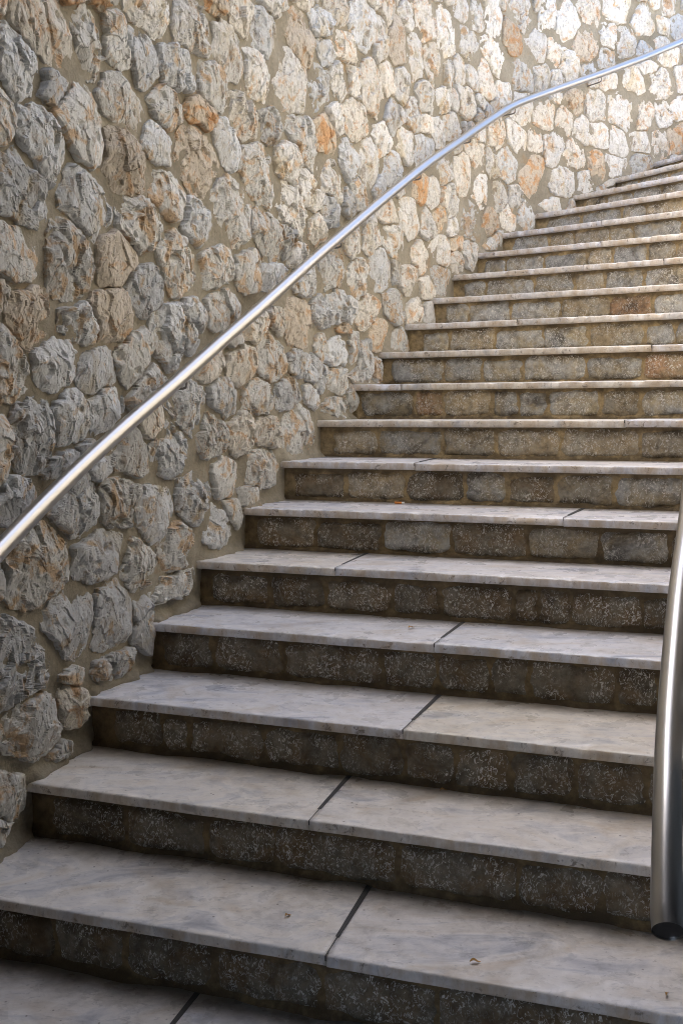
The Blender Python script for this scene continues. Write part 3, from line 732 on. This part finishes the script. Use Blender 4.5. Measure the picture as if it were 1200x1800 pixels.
# occupancy raster of the wall, 1 cm cells
RES = .01; OS, OZ = -2.6, -.2; NSx, NZx = int(12.6 / RES), int(5.3 / RES)
occ = np.zeros((NSx, NZx), bool)
def stamp(cs, cz, rr, grow=0.0):
    m_ = max(rr) + grow + .01
    i0, i1 = max(0, int((cs - m_ - OS) / RES)), min(NSx, int((cs + m_ - OS) / RES) + 1)
    j0, j1 = max(0, int((cz - m_ - OZ) / RES)), min(NZx, int((cz + m_ - OZ) / RES) + 1)
    if i1 <= i0 or j1 <= j0: return
    I, J = np.meshgrid(np.arange(i0, i1), np.arange(j0, j1), indexing='ij')
    x = OS + (I + .5) * RES - cs; z = OZ + (J + .5) * RES - cz
    a = np.arctan2(z, x) % (2 * np.pi); K = len(rr)
    r = np.interp(a, np.arange(K + 1) * 2 * np.pi / K, np.append(rr, rr[0]))
    occ[I, J] |= (np.hypot(x, z) < r + grow)
for c, cs, cz, rr in stones: stamp(cs, cz, rr)

areas = [np.pi * (r[3] ** 2).mean() for r in stones]
order = np.argsort(areas)[::-1]
for n_, i in enumerate(order):
    c, cs, cz, rr = stones[i]
    near = cs < 2.6
    D = (.031 if cs < 2 else .029 if cs < 3.5 else .024) * rng.uniform(.85, 1.15)
    zs = zstep(np.array([cs]))[0]
    v, f = stone_mesh(cs, cz, rr, D, 100 + int(i), 100 if near else 60, 34 if near else 19)
    mesh_obj('stone', v, f, MAT[c], wall, origin=v[-1], smooth=False)

# further stones: outside the picture, and chinking between the big ones, joined into one part
occ0 = occ.copy()
seeds = []
grid = {}
def fits(s, z, dmin):
    gi, gj = int(s // .2), int(z // .2)
    for a in range(gi - 1, gi + 2):
        for b_ in range(gj - 1, gj + 2):
            for t in grid.get((a, b_), ()):
                if (t[0] - s) ** 2 + (t[1] - z) ** 2 < dmin * dmin: return False
    return True
blur = occ.astype(np.float32)
def boxblur(a, n):
    for ax in (0, 1):
        c = np.cumsum(np.pad(a, [(n + 1, n) if k == ax else (0, 0) for k in (0, 1)], mode='edge'), axis=ax)
        a = (np.take(c, range(2 * n + 1, c.shape[ax]), ax) - np.take(c, range(0, c.shape[ax] - 2 * n - 1), ax)) / (2 * n + 1)
    return a
b5 = boxblur(occ.astype(np.float32), 5)
for dmin, tries in ((.185, 22000), (.12, 16000), (.07, 30000)):
    ss = rng.uniform(-2.4, 9.4, tries); zz = rng.uniform(0.0, WTOP - .05, tries)
    for s, z in zip(ss, zz):
        i, j = int((s - OS) / RES), int((z - OZ) / RES)
        if occ0[i, j] or b5[i, j] > (.02 if dmin > .13 else .10 if dmin > .1 else .28): continue
        if z < zstep(np.array([s]))[0] + .03 or z > wtop(s) - .05: continue
        if dmin < .1 and (z < zstep(np.array([s + .03]))[0] + .05 or (s < 2.6 and b5[i, j] > .05)): continue
        if fits(s, z, dmin):
            seeds.append((s, z)); grid.setdefault((int(s // .2), int(z // .2)), []).append((s, z))
seeds = np.array(seeds)
allv, allf, alli, base = [], [], [], 0
KD = 16; ang = np.arange(KD) * 2 * np.pi / KD
for n_, (s, z) in enumerate(seeds):
    near_ = seeds[(np.abs(seeds[:, 0] - s) < .45) & (np.abs(seeds[:, 1] - z) < .45)]
    oth = near_[(np.abs(near_[:, 0] - s) + np.abs(near_[:, 1] - z)) > 1e-6]
    rr = []
    for a in ang:
        dx, dz = math.cos(a), math.sin(a)
        lim = .15
        if len(oth):
            e = oth - [s, z]; dd = (e ** 2).sum(1) / 2; pr = e[:, 0] * dx + e[:, 1] * dz
            ok = pr > 1e-6
            if ok.any(): lim = min(lim, (dd[ok] / pr[ok]).min() - .013)
        r = .01
        while r < lim:
            i, j = int((s + (r + .014) * dx - OS) / RES), int((z + (r + .014) * dz - OZ) / RES)
            if not (0 <= i < NSx and 0 <= j < NZx) or occ0[i, j]: break
            r += .006
        r = min(r, lim)
        while r > .02 and z + r * dz < zstep(np.array([s + r * dx]))[0] + .012: r -= .01
        if z + r * dz > wtop(s) - .02: r = max(.02, (wtop(s) - .02 - z) / max(dz, .01))
        rr.append(max(r, .01))
    rr = np.array(rr); rr = np.minimum(rr, np.minimum(np.roll(rr, 1), np.roll(rr, -1)) * 1.45 + .005)
    if rr.mean() < .018: continue
    stamp(s, z, rr)
    v, f = stone_mesh(s, z, rr, .036 * rng.uniform(.8, 1.1) * min(1, rr.mean() / .05 + .3), 900 + n_, 26, 10, .9)
    bias = np.array([.30, .18, .26, .12, .09, .05]) if s < 3.2 else np.array([.12, .42, .12, .22, .07, .05])
    mi = int(rng.choice(6, p=bias / bias.sum()))
    allv.append(v); allf += [[t + base for t in q_] for q_ in f]; alli += [mi] * len(f); base += len(v)
ob = mesh_obj('rubble', np.concatenate(allv), allf, [MAT[k] for k in MORDER], wall, midx=alli, smooth=False)
ob['kind'] = 'stuff'

# mortar bed: one continuous relief, rising against the stones and swelling over the stair ends
gs = np.arange(-2.5, 9.5, .018); gz = np.arange(-.05, WTOP + .001, .018)
GS, GZ = np.meshgrid(gs, gz, indexing='ij')
pb = boxblur(occ.astype(np.float32), 2)
I = np.clip(((GS - OS) / RES).astype(int), 0, NSx - 1); J = np.clip(((GZ - OZ) / RES).astype(int), 0, NZx - 1)
zs = zstep(GS); GZ = np.minimum(GZ, wtop(GS))
w = -.040 + .010 * pb[I, J] + fbm(GS * 14, GZ * 14, None, 4, 3) * .006 + fbm(GS * 60, GZ * 60, None, 2, 9) * .002
dz = GZ - zs
w += np.where(dz > -.02, (.030 + fbm(GS * 25, GZ * 25, None, 4, 12) * .030 + fbm(GS * 75, GZ * 75, None, 2, 14) * .008) * np.exp(-(np.maximum(dz, 0) / .022) ** 2), 0)
v = wall_pt(GS.ravel(), GZ.ravel(), w.ravel())
mesh_obj('mortar', v, grid_faces(len(gs), len(gz)), MORTAR, wall)
# core and coping behind the facing
cs_ = np.arange(-2.5, 9.45, .15); prof = [(-.05, -.02), (-.05, WTOP + .06), (-.50, WTOP + .06), (-.50, -.02)]
prof = [(.015, WTOP), (.015, WTOP + .07), (-.50, WTOP + .07), (-.50, -.1)]
v = np.concatenate([wall_pt(cs_, (wtop(cs_) + z_ - WTOP if z_ > 1 else np.full(len(cs_), z_)), np.full(len(cs_), w_)) for w_, z_ in prof])
mesh_obj('coping', v, grid_faces(len(prof), len(cs_)), CONC, wall, smooth=False)

# ---------------------------------------------------------------- the marble stair
stair = thing('staircase', 'curved outdoor staircase with white marble treads over dressed stone risers', 'staircase', (0.0, 2.0, 0.0))
CHIPS = {7: [(.90, 1.165, .014, .012)], 6: [(.49, .60, .010, .008)], 2: [(.985, 1.03, .008, .010)], 12: [(.36, .40, .004, .006)],
         10: [(.24, .26, .006, .007)], 3: [(1.10, 1.16, .005, .006)], 5: [(.44, .50, .005, .004)]}
def back_pt(k, u):
    if k + 1 in STEP:
        p, d, n, _ = STEP[k + 1]; return p + d * u + n * (OVER + .03)
    p, d, n, _ = STEP[k]; return p + d * u + n * .4
def slab(k, u0f, u0b, u1f, u1b, dz, dv, seed):
    p, d, n, z = STEP[k]; z = z + dz
    L = u1f - u0f; nu = max(4, int(L / .012)); t = np.linspace(0, 1, nu)
    # cross-section (v from the nosing, height below the top)
    pr = [(None, -THICK), (.006, -THICK), (.001, -THICK + .004), (0, -.016), (0, -.007), (.0012, -.0028), (.004, -.0006), (.009, 0), (.02, 0), (.05, 0), (.12, 0), (.20, 0), (None, 0)]
    V = np.zeros((nu, len(pr), 3)); mid = []
    uf = u0f + (u1f - u0f) * t; ub = u0b + (u1b - u0b) * t
    F = p[None] + uf[:, None] * d[None] + n[None] * dv
    B = np.array([back_pt(k, x) for x in ub]); bl = np.linalg.norm(B - F, axis=1)[:, None]
    wear = np.clip(fbm(uf * 38, uf * 0 + seed, None, 3, 7) - .14, 0, .5) ** 1.0 * .018
    wear2 = fbm(uf * 11, uf * 0 + seed, None, 3, 8) * .0022
    for a, b_, dd, hh in CHIPS.get(k, []):
        c = np.clip(np.minimum((uf - a) / .012, (b_ - uf) / .012), 0, 1) * (.55 + .45 * fbm(uf * 30, uf * 0 + 3, None, 3, 4))
        wear = np.maximum(wear, c * dd)
    for j, (vv, zz) in enumerate(pr):
        if vv is None: xy = B
        else:
            e = vv + wear2
            if -.02 < zz < -.0001 or (zz == 0 and vv < .015): e = e + wear * (1.0 if zz > -.01 else .6)
            xy = F + (B - F) / bl * e[:, None]
        V[:, j, :2] = xy
        V[:, j, 2] = z + zz - (wear * .45 if (zz > -.004 and vv is not None and vv < .012) else 0)
        if zz == 0 and vv is not None: V[:, j, 2] += fbm(V[:, j, 0] * 4, V[:, j, 1] * 4, None, 2, 2) * .0008
    npr = len(pr); f = grid_faces(nu, npr).tolist()
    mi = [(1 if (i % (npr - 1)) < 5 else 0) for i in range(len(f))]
    v = V.reshape(-1, 3); uvv = np.stack([np.repeat(uf, npr), np.linalg.norm(V[:, :, :2] - B[:, None, :], axis=2).reshape(-1) - .032], -1)
    f.append(list(range(npr))); mi.append(1)
    f.append([(nu - 1) * npr + q_ for q_ in range(npr)][::-1]); mi.append(1)
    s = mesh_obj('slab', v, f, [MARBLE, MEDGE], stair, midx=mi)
    lay = s.data.uv_layers.new(name='UVMap'); li = np.zeros(len(s.data.loops), np.int32); s.data.loops.foreach_get('vertex_index', li)
    lay.data.foreach_set('uv', uvv[li].astype(np.float32).ravel())
    return s
def joint_strip(k, uf, ub, par):
    p, d, n, z = STEP[k]
    F = p + d * uf; B = back_pt(k, ub) ; a = F + (B - F) * (.20 + .05 * random.random()); b_ = F + (B - F) * 1.0
    sd_ = d * .0075; v = []
    for zz in (z - .004, z + .0012):
        for q_ in (a - sd_ * .6, a + sd_ * .6, b_ + sd_, b_ - sd_): v.append((q_[0], q_[1], zz))
    mesh_obj('sealant_strip', v, [[4, 5, 6, 7], [0, 1, 5, 4], [1, 2, 6, 5], [2, 3, 7, 6], [3, 0, 4, 7]], GROUT, par, smooth=False)
    # hairline of dirt from the strip to the nosing
    v = []; m_ = d * .0014
    for zz in (z - .012, z + .0004):
        for q_ in (F - m_ - n * .0006, F + m_ - n * .0006, a + m_, a - m_): v.append((q_[0], q_[1], zz))
    mesh_obj('dirt_line', v, [[4, 5, 6, 7], [0, 1, 5, 4]], GROUT, par, smooth=False)

for k in range(1, NS + 1):
    js = JOINTS.get(k, [(.8, .8)])
    if k == 2: js = js + [(1.9, 1.9)]
    ends = [(-.05, -.05)] + js + [(WIDTH + (.9 if k <= 2 else .06),) * 2]
    prev = None
    for a, (e0, e1) in enumerate(zip(ends[:-1], ends[1:])):
        g0 = .0012 if a else 0; g1 = .0012 if a < len(ends) - 2 else 0
        dz_, dv_ = (random.uniform(-.0012, .0012), random.uniform(-.002, .002))
        if k == 7 and a == 1: dz_, dv_ = -.0015, -.012
        s = slab(k, e0[0] + g0, e0[1] + g0, e1[0] - g1, e1[1] - g1, dz_, dv_, k * 7 + a)
        if prev is not None and k <= 16: joint_strip(k, e0[0], e0[1], s)
        prev = s
    # riser below this tread
    p, d, n, z = STEP[k]
    u1 = WIDTH + (.9 if k <= 2 else .06)
    us = np.arange(-.05, u1, .02); zz = np.linspace(z - H - .012, z - THICK + .002, 12)
    U, Z = np.meshgrid(us, zz, indexing='ij')
    off = OVER + .0165 - fbm(U * 16 + k * 9, Z * 16, None, 4, k) * .005 - fbm(U * 60 + k * 9, Z * 60, None, 2, k) * .0015 - .014 * np.exp(-(np.maximum(Z - (z - H), 0) / .010) ** 2) * (1 + fbm(U * 9 + k, Z * 0, None, 2, 6))
    X = p[0] + d[0] * U + n[0] * off; Y = p[1] + d[1] * U + n[1] * off
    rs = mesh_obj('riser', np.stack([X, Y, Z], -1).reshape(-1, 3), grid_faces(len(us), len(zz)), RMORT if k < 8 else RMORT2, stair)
    set_uv(rs, np.stack([U.ravel(), (Z.ravel() - z + H) / (H - THICK)], -1))
    edges = BLOCKS.get(k)
    if edges is None:
        edges = [random.uniform(-.01, .05)]
        while edges[-1] < u1 - .3: edges.append(edges[-1] + random.choice([.15, .21, .24, .27, .30]) * random.uniform(.9, 1.1))
        edges.append(u1 - .01)
    for ei, (a, b_) in enumerate(zip(edges[:-1], edges[1:])):
        if b_ - a < .05: continue
        g = .004 if not BLOCKS.get(k) else .005
        a, b_ = a + g, b_ - g
        zb, zt = z - H + .006 + random.uniform(0, .006), z - THICK - random.uniform(.004, .020)
        nu_, nz_ = max(10, int((b_ - a) / .009)), 14
        tu, tz = np.meshgrid(np.linspace(-1, 1, nu_), np.linspace(-1, 1, nz_), indexing='ij')
        # rounded-rectangle footprint with uneven sides
        uu = (a + b_) / 2 + (b_ - a) / 2 * tu * (1 - .05 * tz ** 4 * 1.0); vz = (zb + zt) / 2 + (zt - zb) / 2 * tz * (1 - .12 * tu ** 6)
        uu = uu + fbm(uu * 30, vz * 30, None, 3, ei + k) * .014; vz = vz + fbm(uu * 22, vz * 22, None, 3, ei + k + 5) * .012
        ed = np.clip((1 - np.abs(tu) ** 8) * (1 - np.abs(tz) ** 5), 0, 1) ** .6
        pro = ed * random.uniform(.010, .016) + ed * (fbm(uu * 34, vz * 34, None, 4, 21 + k, .6) * .006 + fbm(uu * 90, vz * 90, None, 2, 3) * .003)
        off = OVER + .019 - pro
        v = np.stack([p[0] + d[0] * uu + n[0] * off, p[1] + d[1] * uu + n[1] * off, vz], -1).reshape(-1, 3)
        mt = (BLK[3] if k <= 6 or (k <= 8 and random.random() < .5) else BLK[0] if random.random() < (.45 if k < 10 else .7) else BLK[1])
        if (k == 11 and ei == 5) or (k > 7 and random.random() < .05): mt = BLK[2]
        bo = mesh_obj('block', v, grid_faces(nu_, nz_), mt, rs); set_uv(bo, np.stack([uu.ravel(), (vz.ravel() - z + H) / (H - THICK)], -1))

# ---------------------------------------------------------------- handrails
def tube(path, rad, seg=24):
    path = np.array(path, float); n = len(path)
    T = np.gradient(path, axis=0); T /= np.linalg.norm(T, axis=1)[:, None]
    L = np.concatenate([[0], np.cumsum(np.linalg.norm(np.diff(path, axis=0), axis=1))])
    V = []; up = np.array([0, 0, 1.0])
    for i in range(n):
        a = np.cross(T[i], up if abs(T[i][2]) < .95 else np.array([0, 1.0, 0])); a /= np.linalg.norm(a); b_ = np.cross(a, T[i])
        for j in range(seg):
            t = 2 * np.pi * j / seg; V.append(path[i] + rad * (math.cos(t) * a + math.sin(t) * b_))
    idx = np.arange(n * seg).reshape(n, seg)
    f = np.stack([idx[:-1], np.roll(idx, -1, 1)[:-1], np.roll(idx, -1, 1)[1:], idx[1:]], -1).reshape(-1, 4)
    uv = []
    for i in range(n - 1):
        for j in range(seg):
            uv += [(L[i], j / seg), (L[i], (j + 1) / seg), (L[i + 1], (j + 1) / seg), (L[i + 1], j / seg)]
    return np.array(V), f.tolist(), uv, T
def tube_obj(name, path, rad, mat, parent, seg=32):
    v, f, uv, T = tube(path, rad, seg)
    o = mesh_obj(name, v, f, mat, parent)
    l = o.data.uv_layers.new(name='UVMap'); l.data.foreach_set('uv', np.array(uv, np.float32).ravel())
    return o, T
def smooth_path(pts, it=3, n=14):
    q_ = np.array(pts, float); q_ = np.concatenate([[2 * q_[0] - q_[1]], q_, [2 * q_[-1] - q_[-2]]])
    return np.concatenate([catmull(q_, n), [pts[-1]]])
rail_sz = [(-1.0, .61), (-.5, .865), (.088, 1.165), (.5, 1.363), (.925, 1.566), (1.483, 1.846), (1.993, 2.112), (2.603, 2.424), (3.2, 2.722), (3.714, 2.962), (4.0, 3.098), (4.17, 3.182), (4.30, 3.248), (4.45, 3.312), (4.808, 3.452), (5.311, 3.652), (5.73, 3.828), (6.156, 4.022), (6.8, 4.32), (7.6, 4.68)]
rs_ = np.array(rail_sz); ss = np.linspace(-1.0, 7.6, 260)
zc = np.interp(ss, rs_[:, 0], rs_[:, 1]); kz = np.ones(3) / 3; zc[1:-1] = np.convolve(zc, kz, 'valid')
path = wall_pt(ss, zc, np.full(len(ss), .085))
lr_ = thing('handrail', 'long brushed steel handrail fixed along the rubble stone wall on the left', 'handrail', tuple(path[30] * [1, 1, 0] + [0, 0, .3]))
tube_obj('tube', path, .0225, STEEL, lr_)
for s_ in (-.4, 1.018, 2.204, 3.10, 3.80, 4.415, 5.308, 6.4):
    z_ = float(np.interp(s_, ss, zc)); dn = .050
    pth = [wall_pt(s_, z_ - dn, -.03), wall_pt(s_, z_ - dn, .07), wall_pt(s_, z_ - dn + .004, .082), wall_pt(s_, z_ - dn + .014, .085), wall_pt(s_, z_ - .02, .085)]
    br_, _ = tube_obj('bracket', pth, 0.0042, BRK, lr_, 10)
right_pts = [(.452, 1.32, .774), (.462, 1.36, .797), (.510, 1.51, .880), (.567, 1.68, .960), (.676, 1.97, 1.112), (.807, 2.30, 1.25), (.919, 2.60, 1.35), (1.03, 2.90, 1.49), (1.21, 3.36, 1.70), (1.40, 3.85, 1.93), (1.62, 4.4, 2.20)]
rp = smooth_path(right_pts, n=12)
for _ in range(6): rp[1:-1] = (rp[:-2] + rp[1:-1] * 2 + rp[2:]) / 4
rr_ = thing('handrail', 'short brushed steel handrail with an open cut end at the right edge of the stairs', 'handrail', (rp[0][0], rp[0][1], .16))
tb, T = tube_obj('tube', rp, .0225, STEEL, rr_, 48)
def disc(c, nrm, r, name, mat, parent, off=0.0, seg=32):
    nrm = nrm / np.linalg.norm(nrm); a = np.cross(nrm, [0, 0, 1.0]); a /= np.linalg.norm(a); b_ = np.cross(nrm, a)
    v = [c + nrm * off + r * (math.cos(2 * math.pi * j / seg) * a + math.sin(2 * math.pi * j / seg) * b_) for j in range(seg)]
    return mesh_obj(name, v, [list(range(seg))], mat, parent, smooth=False)
disc(rp[0], -T[0], .0222, 'end_cap', BRK, rr_, -.003)

# ---------------------------------------------------------------- inner wall on the right
RC = np.array([STEP[k][0] + STEP[k][1] * (WIDTH + .02) for k in range(3, NS + 1)])
RC = np.concatenate([[RC[0] - (RC[1] - RC[0]) * 1.9], RC, [RC[-1] + (RC[-1] - RC[-2]) * 2]])
def rail_dense(C, n=8): return catmull(np.concatenate([[2 * C[0] - C[1]], C, [2 * C[-1] - C[-2]]]), n)
RW = rail_dense(RC)
RTOP = 4.35
inner = thing('inner_wall', 'curved inner stone wall beside the right ends of the marble steps', 'wall', (RW[0][0], RW[0][1], 0))
rl = np.concatenate([[0], np.cumsum(np.linalg.norm(np.diff(RW, axis=0), axis=1))])
su = np.arange(0, rl[-1], .03); zz = np.arange(0, RTOP, .03)
U, Z = np.meshgrid(su, zz, indexing='ij')
rx = np.interp(su, rl, RW[:, 0]); ry = np.interp(su, rl, RW[:, 1]); tx = np.gradient(rx); ty = np.gradient(ry); tl = np.hypot(tx, ty); nx, ny = -ty / tl, tx / tl
# coursed rubble relief
cell = np.abs(fbm(U * 5.2, Z * 5.2, None, 2, 44)); rel = np.clip(cell * 6, 0, 1) ** .6 * .030 + fbm(U * 22, Z * 22, None, 3, 45) * .008
X = rx[:, None] + nx[:, None] * (rel - .03); Y = ry[:, None] + ny[:, None] * (rel - .03)
f_ = mesh_obj('facing', np.stack([X, Y, Z], -1).reshape(-1, 3), grid_faces(len(su), len(zz), True), MAT['m'], inner)
prof = [(-.01, RTOP - .03), (.01, RTOP), (.01, RTOP + .07), (-.45, RTOP + .07), (-.45, 0)]
v = np.concatenate([np.stack([rx + nx * a, ry + ny * a, np.full(len(rx), z_)], -1) for a, z_ in prof])
mesh_obj('coping', v, grid_faces(len(prof), len(rx), True), CONC, inner, smooth=False)
e0 = np.array([rx[0], ry[0]]); en = np.array([nx[0], ny[0]])
v = [(*(e0 + en * .01), 0), (*(e0 - en * .45), 0), (*(e0 - en * .45), RTOP + .07), (*(e0 + en * .01), RTOP + .07)]
mesh_obj('end_face', v, [[0, 1, 2, 3]], MAT['g'], inner, smooth=False)

# ---------------------------------------------------------------- unseen setting below, behind and above, with an added sky blocker
def structure(name, v, f, mat):
    o = mesh_obj(name, v, f, mat, smooth=False); o['kind'] = 'structure'; return o
def box(name, x0, x1, y0, y1, z0, z1, mat):
    v = [(x, y, z) for z in (z0, z1) for y in (y0, y1) for x in (x0, x1)]
    f = [[0, 2, 3, 1], [4, 5, 7, 6], [0, 1, 5, 4], [2, 6, 7, 3], [0, 4, 6, 2], [1, 3, 7, 5]]
    return structure(name, v, f, mat)
structure('lower_floor', [(-2.4, -4.2, 0), (4.2, -4.2, 0), (4.2, 2.6, 0), (-2.4, 2.6, 0)], [[0, 1, 2, 3]], DFLOOR)
box('ceiling', -2.4, 4.4, -4.4, 2.2, 2.75, 3.1, SOFFIT)  # unseen underpass roof; front edge drawn forward to shade the lower steps
box('sky_blocker', -2.4, 4.4, 2.2 - .3, 2.2 - .02, 3.102, 4.3, CONC)  # added unseen wall that cuts off the sky behind the camera
box('back_wall', -2.4, 4.4, -4.4, -4.2, 0, 2.748, SOFFIT)
box('side_wall', 4.2, 4.4, -4.198, 2.6, 0, 2.748, SOFFIT)
box('cross_wall', e0[0] + .46, 4.4, 2.602, 2.9, 0, 4.35, CONC)
# ground behind the two retaining walls
cs_ = np.arange(-2.5, 9.4, .3)
a = wall_pt(cs_, np.full(len(cs_), 4.3), np.full(len(cs_), -.49)); far = a + np.concatenate([-wnor(cs_) * 40, np.full((len(cs_), 1), 1.5)], 1)
structure('upper_ground', np.concatenate([a, far]), grid_faces(2, len(cs_), True), SOIL)
bb = np.stack([rx - nx * .44, ry - ny * .44, np.full(len(rx), 4.1)], -1)[::6]
fx = bb.copy(); fx[:, 0] = np.maximum(fx[:, 0] + 12, 14); fx[:, 1] -= 6
structure('garden_ground', np.concatenate([bb, fx]), grid_faces(2, len(bb)), SOIL)
pT, dT, nT, zT = STEP[NS]
ql = [pT + nT * .05 - dT * .3, pT + dT * 2.2 + nT * .05, pT + dT * 12 + nT * 30, pT - dT * 2 + nT * 30]
structure('upper_path', [(*q_, zT - .006) for q_ in ql], [[0, 1, 2, 3]], PAVE)

# ---------------------------------------------------------------- litter on the treads
def cyl_between(a, b_, r, name, mat, parent=None):
    o, _ = tube_obj(name, [a, (np.array(a) + np.array(b_)) / 2, b_], r, mat, parent, 12); return o
PAPER = plain('white cigarette paper', (.75, .74, .70), .8, 100); FILT = plain('orange cork filter', (.75, .26, .05), .7, 200)
z7 = STEP[7][3] + .005
a, b_ = sp(7, .490, .285, z7), sp(7, .518, .288, z7); c = sp(7, .528, .289, z7)
cb = thing('cigarette_butt', 'orange cigarette butt lying at the back of a marble tread halfway up', 'cigarette butt', tuple(a - [0, 0, .005]))
cyl_between(a, b_, .0042, 'filter', FILT, cb); cyl_between(b_ + (c - b_) * .02, c, .004, 'paper', PAPER, cb)
LEAFM = plain('dry brown leaf', (.42, .24, .07), .8, 120, 0, .4)
def leaf(k, u, v_, L, rot, label):
    z_ = STEP[k][3] + .003; n_ = 9; V = []
    for i in range(n_):
        t = i / (n_ - 1); wd = L * .2 * math.sin(math.pi * min(1, t * 1.02)) ** .8 + .0004
        for sgn in (-1, 0, 1):
            x = (t - .5) * L; y = sgn * wd; h = .0015 * abs(sgn) * 2 + .004 * math.sin(t * 5)
            V.append((x * math.cos(rot) - y * math.sin(rot), x * math.sin(rot) + y * math.cos(rot), max(0, h)))
    V = np.array(V) + sp(k, u, v_, z_)
    o = mesh_obj('dry_leaf', V, grid_faces(n_, 3), LEAFM); o['label'] = label; o['category'] = 'leaf'; return o
leaf(2, 1.251, .066, .024, .1, 'curled ochre leaf fragment lying near the nosing of the lowest full tread')
leaf(2, 1.639, .062, .016, 1.2, 'tiny orange leaf scrap near the lower right corner of the lowest full tread')
leaf(3, 1.073, .285, .022, .3, 'small reddish leaf scrap against the riser, centre of the third tread from the bottom')
leaf(9, .018, .245, .03, .2, 'small orange leaf scrap at the wall end of a tread halfway up')
leaf(2, .80, .13, .02, .9, 'small brown leaf scrap just left of the dark joint on the lowest full tread')
leaf(5, .815, .17, .03, .75, 'thin brown leaf sliver lying left of the dark joint on the fifth tread')
for o in bpy.data.objects:
    if o.name.startswith('dry_leaf'): o['group'] = 'dry leaf scraps on the treads'
